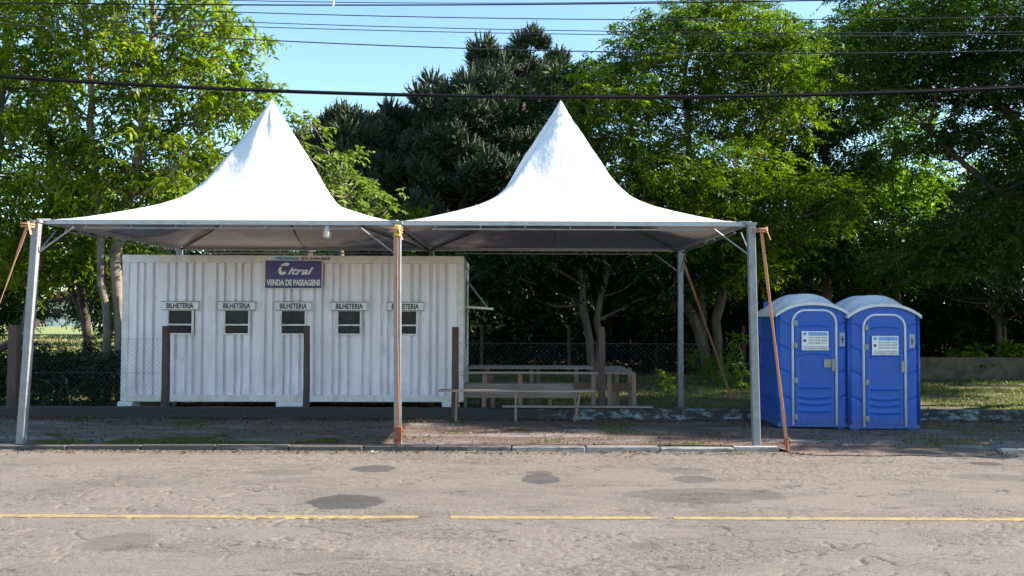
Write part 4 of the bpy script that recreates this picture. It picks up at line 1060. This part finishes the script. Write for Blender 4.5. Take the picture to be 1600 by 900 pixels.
tree('feathery_tree', 'feathery tree rising behind the left toilet', (b.x, 24.5, 0),
     [[(b.x, 24.5, -.1), P(1290, 480, 24.5), P(1290, 300, 24.5), P(1280, 120, 24.5)]],
     [E(1240, 110, 24.3, 1.6, 1.4, 26), E(1330, 130, 24.5, 1.5, 1.6, 30), E(1290, 260, 24.3, 2, 1.4, 34), E(1250, 390, 23.5, 2.0, 1.0, 28), E(1370, 400, 23.5, 1.8, 1.0, 24), E(1345, 50, 24.5, .8, .7, 8)],
     .56, LM['mid'], M['bark'], 33, nsp=28, nl=13, rach=.5, L=.15, Wd=.055, rad=.58, droop=.35, flat=.5)
b = W(1400, 600, 27)
tree('lime_tree', 'lime green sunlit tree glowing in the gap above the right toilet', (b.x, 25.5, 0),
     [[(b.x, 25.5, -.1), P(1400, 450, 25.5), P(1395, 300, 25.5), P(1400, 200, 25.5)]],
     [E(1390, 270, 25.2, 1.5, 1.4, 34), E(1420, 180, 25.5, 1.2, .8, 14), E(1390, 360, 25, 1.2, .7, 14)],
     .5, LM['lime'], M['bark'], 34, nsp=20, nl=10, rach=.42, L=.14, Wd=.055, rad=.5, droop=.35, flat=.6)
# --- near right tree with layered dark canopy
bx_ = 11.6
tree('layered_tree', 'dark spreading tree reaching in from the right edge with layered boughs', (bx_, 17.5, 0),
     [[(bx_, 17.5, -.1), (11.4, 17.5, 2), (11.0, 17.4, 4), (10.2, 17.2, 5.6), (9.0, 17, 6.8)], [(bx_, 17.5, 1.5), (11.9, 17.3, 4), (11.8, 17, 6), (11.2, 16.0, 7.6)], [(11.9, 17.3, 4), (13, 17.3, 6.5), (14.5, 17.2, 8.5)], [(bx_, 17.5, 1.0), (12.3, 16, 2.8), (13, 14.8, 4.6), (13.6, 14.5, 6)],
      [(11.0, 17.4, 3.9), P(1560, 300, 17), P(1500, 250, 16.9), P(1450, 200, 16.8)]],
     [E(1480, 60, 17, 1.9, .8, 40, 2.4), E(1560, 130, 17, 1.6, .5, 22, 2.2), E(1400, 110, 17, 1.1, .5, 16), E(1600, 20, 17, 2.2, 1.0, 36, 2.4), E(1500, 215, 17, 1.0, .28, 12), E(1570, 370, 17, 1.7, .45, 30, 2), E(1480, 400, 17.2, 1.2, .35, 18, 1.6), E(1640, 300, 17, 1.4, .8, 20), E(1450, -60, 17, 2.2, .7, 34, 2.6), E(1700, 150, 17, 2, 1.8, 40, 3), ((12.4, 14.7, 4.4), (1.7, 2.3, 2.3), 120), ((14.5, 14.7, 5.6), (2, 2.3, 2.6), 80), ((12.6, 15.2, 6.5), (1.6, 2.0, 1.7), 80), ((12.6, 12.7, 3.4), (1.5, 1.3, 1.5), 36), ((15.6, 17.2, 9.2), (2.2, 2.8, 2.2), 90)],  # last five clusters: unseen boughs added to shade toilets, sidewalk and canopy
     .45, LM['mid'], M['bark_dark'], 35, nsp=30, nl=13, rach=.42, L=.11, Wd=.04, rad=.5, droop=.25, up=.1, flat=.35, k=.0075)
b = W(1560, 600, 26)
tree('feathery_tree', 'green tree behind the low stained wall on the right', (b.x, 26, 0),
     [[(b.x, 26, -.1), P(1560, 450, 26), P(1540, 300, 26)]],
     [E(1560, 350, 26, 2.4, 1.0, 36), E(1500, 440, 25.6, 2.2, .8, 26), E(1620, 450, 25.6, 2.0, .8, 22)],
     .56, LM['dark'], M['bark'], 36, nsp=20, nl=10, rach=.5, L=.14, Wd=.05, rad=.56, droop=.35, flat=.5)
# --- far forest: a few kinds, copied
def far_tree(label, x, y, H, seed, leaf):
    T = tree('forest_tree', label, (x, y, 0), [[(x, y, -.1), (x+.2, y, H*.4), (x-.2, y, H*.75)]],
         [((x, y, H*.68), (2.6, 2.4, H*.28), 64), ((x, y, H*.3), (2.5, 2.2, H*.2), 34)], .66, leaf, M['bark_dark'], seed, nsp=20, nl=10, rach=.55, L=.2, Wd=.075, rad=.75, droop=.4, k=.016, group='forest trees behind the lawn')
    return T
spots = [(-11.5, 36, 'dark forest tree behind the left end of the cabin'), (-4.2, 33, 'dark forest tree directly behind the cabin roof'), (-.6, 32, 'dark forest tree seen under the gap between the tents'),
         (2.6, 29.5, 'dark forest tree seen under the right tent'), (6.2, 29, 'dark forest tree behind the right tent post'), (9.6, 30, 'dark forest tree behind the two toilets'), (13.2, 29.5, 'dark forest tree behind the low stained wall'), (17.2, 30, 'dark forest tree at the far right edge'), (20.5, 26, 'forest tree outside the right edge, its boughs in view')]
protoA = far_tree(spots[2][2], spots[2][0], spots[2][1], 6.0, 41, LM['dark']); protoB = far_tree(spots[4][2], spots[4][0], spots[4][1], 7.4, 42, LM['dark'])
for i, (x, y, lb) in enumerate(spots):
    if i in (2, 4): continue
    c = copy_tree(protoA if i in (0, 1, 3) else protoB); c.location = (x, y, 0); c['label'] = lb; c.rotation_euler = (0, 0, i*1.3); s = (1, 1, 1) if i > 3 else (1, 1, .95+.04*i); c.scale = s
for i in range(13):
    c = copy_tree(protoB if i % 3 else protoA); c.location = (-9+i*2.9, 37+(i*7 % 5)*.9, 0); c.rotation_euler = (0, 0, i*2.1+1); c.scale = (1.15, 1.15, .8)
    c['label'] = 'one of the rearmost forest trees, a dark crown filling gaps behind the others'
for i, (x, y) in enumerate(((17.4, 20.5), (19, 24), (16.8, 27))):  # unseen trees added right of view to block sun from the forest
    tree('forest_tree', ['tall tree just outside the right edge, nearest the road', 'tall tree outside the right edge, second from the road', 'tall tree outside the right edge, farthest from the road'][i], (x, y, 0),
         [[(x, y, -.1), (x, y, 3.4), (x+.3, y, 6)]], [((x, y, 6.0), (2.6, 2.2, 2.2), 58 if i else 44)], .6, LM['mid'], M['bark_dark'], 70+i, nsp=18, nl=9, rach=.5, L=.18, Wd=.07, rad=.6, group='trees outside the right edge')
for i, (x, y, sc_) in enumerate(((-21, 27, .8), (-25, 33, 1), (-28.2, 46, 1.15), (-20.9, 46, 1.15), (-25.5, 58, .9), (-14.5, 66, 1.2), (-20, 68, 1.3), (-26, 66, 1.2), (-32, 68, 1.3), (-38, 66, 1.3), (-44, 68, 1.3), (-9, 68, 1.2))):
    c = copy_tree(protoA); c.location = (x, y, 0); c.rotation_euler = (0, 0, i*1.9); c.scale = (sc_,)*3
    c['label'] = ['forest tree at the left edge behind the bright edge tree', 'forest tree farther back at the left edge'][i] if i < 2 else ['tree standing in the sunlit field left of the distant house', 'tree standing in the sunlit field behind the pale trunks', 'smaller tree in the field just before the distant house'][i-2] if i < 5 else 'one of the distant trees lining the far side of the sunlit field on the left'
    c['group'] = 'distant trees on the left'
x, y = 20.5, 22.3  # unseen tree added to shade the middle of the large feathery tree
tree('forest_tree', 'tallest tree beyond the right edge, shading the middle of the picture', (x, y, 0), [[(x, y, -.1), (x, y, 6), (x+.3, y, 11)]], [((x, y, 11.6), (2.6, 2.3, 2.6), 75)], .6, LM['mid'], M['bark_dark'], 77, nsp=18, nl=9, rach=.5, L=.18, Wd=.07, rad=.6, group='trees outside the right edge')
# understory shrubs along the forest edge and at the left
def shrub(label, x, y, w_, h, seed, leaf, n=None, L=.12):
    T = thing('shrub', label, 'shrub', (x, y, 0), 0, 'shrubs at the edge of the lawn'); n = n or int(14*w_*h+6)
    cl = sample_clumps([((0, 0, h*.5), (w_, w_*.7, h*.5), n)], .3, seed, .2) if False else None
    g = np.random.default_rng(seed); pts = []
    for _ in range(n):
        d = g.normal(size=3); d /= np.linalg.norm(d); q = d*np.array([w_, w_*.6, h*.52])*g.uniform(.2, 1)**.5; q[2] = max(.12, q[2]+h*.48); pts.append(q)
    cl = np.array(pts)
    nodes, par, cnt = skeleton([[np.array((0, 0, -.05)), np.array((.05, 0, h*.25))]], cl, seed=seed, zoff=.05)
    skeleton_mesh('stem', nodes, par, cnt, M['bark_dark'], T, r_tip=.005, k=.006)
    V, tt = sprays(cl, .32*g.uniform(.7, 1.2, len(cl)), 13, 8, .3, L, L*.4, .45, .35, .8, seed); quads_object('foliage', V, tt, leaf, T)
    return T
sh = [('dense dark shrub by the far left fence post', 20, 16.6, 1.0, 1.15, 'shrub'), ('dense dark shrub left of the two pale trunks', 90, 17.0, 1.0, 1.2, 'shrub'), ('dense dark shrub right against the pale trunks', 148, 16.6, .8, 1.1, 'shrub'),
      ('dark shrub behind the first left shrubs, beneath the bright field', 50, 20.5, 1.6, .95, 'shrub'), ('dark shrub at the corner of the cabin', 205, 19, 1.1, 1.5, 'shrub')]
for i, (lb, px, y, w_, h, lf) in enumerate(sh): shrub(lb, W(px, 600, y).x, y, w_, h, 60+i, LM[lf])
fe = [('broad dark shrub of the forest edge right beside the cabin', 740, 27), ('dark shrub of the forest edge behind the upright log', 800, 27.5), ('dark shrub of the forest edge behind the forked trunk', 900, 27), ('dark shrub of the forest edge behind the square end table', 985, 27.5),
      ('dark shrub of the forest edge left of the feathery tree trunk', 1050, 26.6), ('dark shrub of the forest edge behind the right tent post', 1165, 27), ('dark shrub of the forest edge behind the left toilet', 1260, 27), ('dark shrub of the forest edge behind the right toilet', 1370, 27), ('dark shrub just behind the left end of the stained wall', 1470, 26.6), ('dark shrub behind the stained wall at the right edge', 1580, 26.8), ('dark shrub behind the wall outside the right edge', 1690, 26.8)]
sp = shrub(fe[0][0], W(fe[0][1], 590, fe[0][2]).x, fe[0][2], 1.7, 2.6, 80, LM['shrub'], 90, .16); sp2 = shrub(fe[1][0], W(fe[1][1], 590, fe[1][2]).x, fe[1][2], 1.6, 2.2, 81, LM['shrub'], 80, .16)
for i, (lb, px, y) in enumerate(fe[2:]):
    c = copy_tree(sp if i % 2 else sp2); c.location = (W(px, 590, y).x, y, 0); c['label'] = lb; c.rotation_euler = (0, 0, i*1.7+.6)
shrub('small leafy plant growing at the foot of the lit trunk', W(1092, 590, 22).x, 22.0, .55, .9, 90, LM['lime'], 8, .1)
shrub('low bright shrub left of the right rear tent post', W(1044, 600, 19).x, 19.2, .1, .55, 91, LM['lime'], 3, .08)
shrub('leafy plant with broad bright leaves behind the stained wall', W(1510, 545, 24.8).x, 24.9, .8, .95, 92, LM['lime'], 16, .18)
shrub('leafy plant with bright leaves atop the wall at right edge', W(1585, 545, 24.8).x, 24.9, .5, .9, 93, LM['lime'], 8, .18)
shrub('small sunlit sprig hanging beside the right front post', W(1150, 515, 21).x, 21.2, .25, 1.35, 94, LM['lime'], 5, .12)

# dry curved stick in the dark left shrubs
mb = MB(); mb.tube([P(113, 640, 16.2), P(106, 615, 16.2), P(103, 590, 16.2)], [.012, .009, .006], 5); o = mb.build('dry_stalk', M['wood']); tag(o, 'thin pale curved dry stalk in front of the dark left shrubs', 'stalk')
# bare bough at the far left
mb = MB(); mb.tube([P(-60, 565, 16.2), P(0, 543, 16.3), P(35, 528, 16.4), P(60, 500, 16.6)], [.12, .1, .08, .05], 8); o = mb.build('dead_bough', M['bark_dark']); tag(o, 'thick bare bough slanting behind the far left fence post', 'bough')

# far clearing with a distant house on the left
H_ = thing('distant_house', 'small white house with reddish roof far off between the left trees', 'house', (W(106, 480, 110).x, 110, 0))
mb = MB(); mb.box(-3, 3, 0, 5, 0, 3.1); mb.build('wall', M['roof_far'], H_)
mb = MB(); mb.prism([(-3.4, 3.1), (3.4, 3.1), (0, 4.8)], -.4, 5.4); mb.build('roof', M['roof_tile'], H_)
mb = MB(); mb.box(-1.8, -.8, -.03, 0, 1.1, 2.3); mb.build('window', M['dark_glass'], H_); mb = MB(); mb.box(.8, 1.8, -.03, 0, 1.1, 2.3); mb.build('window', M['dark_glass'], H_)

# grass and weeds
def blades(name, n, xr, yr, z, h, wd, mat, seed, maskf=None, thr=0):
    g = np.random.default_rng(seed); x = g.uniform(*xr, n); y = g.uniform(*yr, n)
    if maskf:
        keep = np.array([maskf(a, b) for a, b in zip(x, y)]) > thr; x = x[keep]; y = y[keep]
    m_ = len(x); zz = np.array([z(a, b) for a, b in zip(x, y)]) if callable(z) else np.full(m_, z)
    Pn = np.stack([x, y, zz], 1); d = norm(g.normal(size=(m_, 3))*np.array([.55, .55, 0])+np.array([0, 0, 1]))
    V = leaves(Pn, d, norm(g.normal(size=(m_, 3))*np.array([1, 1, .1])), h*g.uniform(.4, 1.3, m_), np.full(m_, wd), .1)
    o = quads_object(name, V, np.clip(g.normal(.45, .25, m_), 0, 1), mat); o['kind'] = 'stuff'; return o
nz = lambda s, ox: (lambda a, b: noise.noise(Vector((a*s+ox, b*s, 0)))+.5*noise.noise(Vector((a*s*3.1, b*s*3.1+ox, 0))))
lz = lambda a, b: .015+.05*noise.noise(Vector((a*.5, b*.5, 3)))
o = blades('lawn_grass', 150000, (-14, 17), (14.8, 29), lz, .075, .016, LM['grass'], 5, nz(.8, 3), -.28); tag(o, 'short patchy yellow green grass of the lawn', 'grass')
o = blades('far_grass', 30000, (-34, -6), (22, 62), 0.0, .22, .07, LM['dry'], 8); tag(o, 'bright sunlit field grass seen between the left trees', 'grass')
o = blades('sidewalk_weeds', 30000, (-9, 9.5), (11.75, 14.5), .045, .045, .012, LM['grass'], 6, lambda a, b: nz(.9, 11)(a, b)+.25*math.exp(-((b-12.1)/.35)**2)+(.25 if a > 5.5 else 0), .42); tag(o, 'sparse weeds growing in tufts on the dirt sidewalk', 'weeds')
o = blades('kerb_weeds', 26000, (-8.5, -2.2), (11.74, 12.6), .045, .04, .012, LM['grass'], 16, lambda a, b: nz(1.1, 21)(a, b)+.5*math.exp(-((b-11.95)/.3)**2)+.25*math.exp(-((a+5)/1.6)**2), .45); tag(o, 'thin band of low weeds along the kerb under the left tent', 'weeds')
g = np.random.default_rng(33); n_ = 9000; x = g.uniform(-9, 10, n_); y = np.where(g.random(n_) < .4, 14.55-np.abs(g.normal(0, .25, n_)), g.uniform(11.3, 14.5, n_)); y = np.where(g.random(n_) < .15, 11.55-np.abs(g.normal(0, .12, n_)), y)
Pn = np.stack([x, y, np.where(y > 11.74, .075, .008)], 1); d = norm(g.normal(size=(n_, 3))*np.array([1, 1, .15])); V = leaves(Pn, d, norm(g.normal(size=(n_, 3))*.4+np.array([0, 0, 1])), g.uniform(.02, .06, n_), g.uniform(.012, .03, n_))
o = quads_object('leaf_litter', V, g.random(n_), LM['litter']); o['kind'] = 'stuff'; tag(o, 'fallen dry leaves scattered on the sidewalk and along the gutter', 'fallen leaves')
# loose stones on the road
g = np.random.default_rng(9); mb = MB()
ico = [(0, 0, 1), (.9, 0, .2), (.2, .85, .1), (-.8, .4, .2), (-.6, -.7, .1), (.4, -.8, .2)]
nst = 0
for _ in range(7000):
    x, y = g.uniform(-8, 8), g.uniform(5.5, 11.55)
    if noise.noise(Vector((x*.5, y*1.1, 2)))+.5*noise.noise(Vector((x*2, y*3, 5))) < .18 and not (y > 11.3 and g.random() < .4): continue
    r = g.uniform(.004, .01)*(1.3 if g.random() < .1 else 1); a = g.uniform(0, 6.28); c, s = math.cos(a), math.sin(a)
    mb.add([(x+(p[0]*c-p[1]*s)*r, y+(p[0]*s+p[1]*c)*r, .0+p[2]*r*.8) for p in ico], [(0, 1, 2), (0, 2, 3), (0, 3, 4), (0, 4, 5), (0, 5, 1)])
o = mb.build('road_gravel', plain('gravel', (.17, .145, .13), .9)); o['kind'] = 'stuff'; tag(o, 'loose chippings scattered over the broken asphalt', 'gravel')
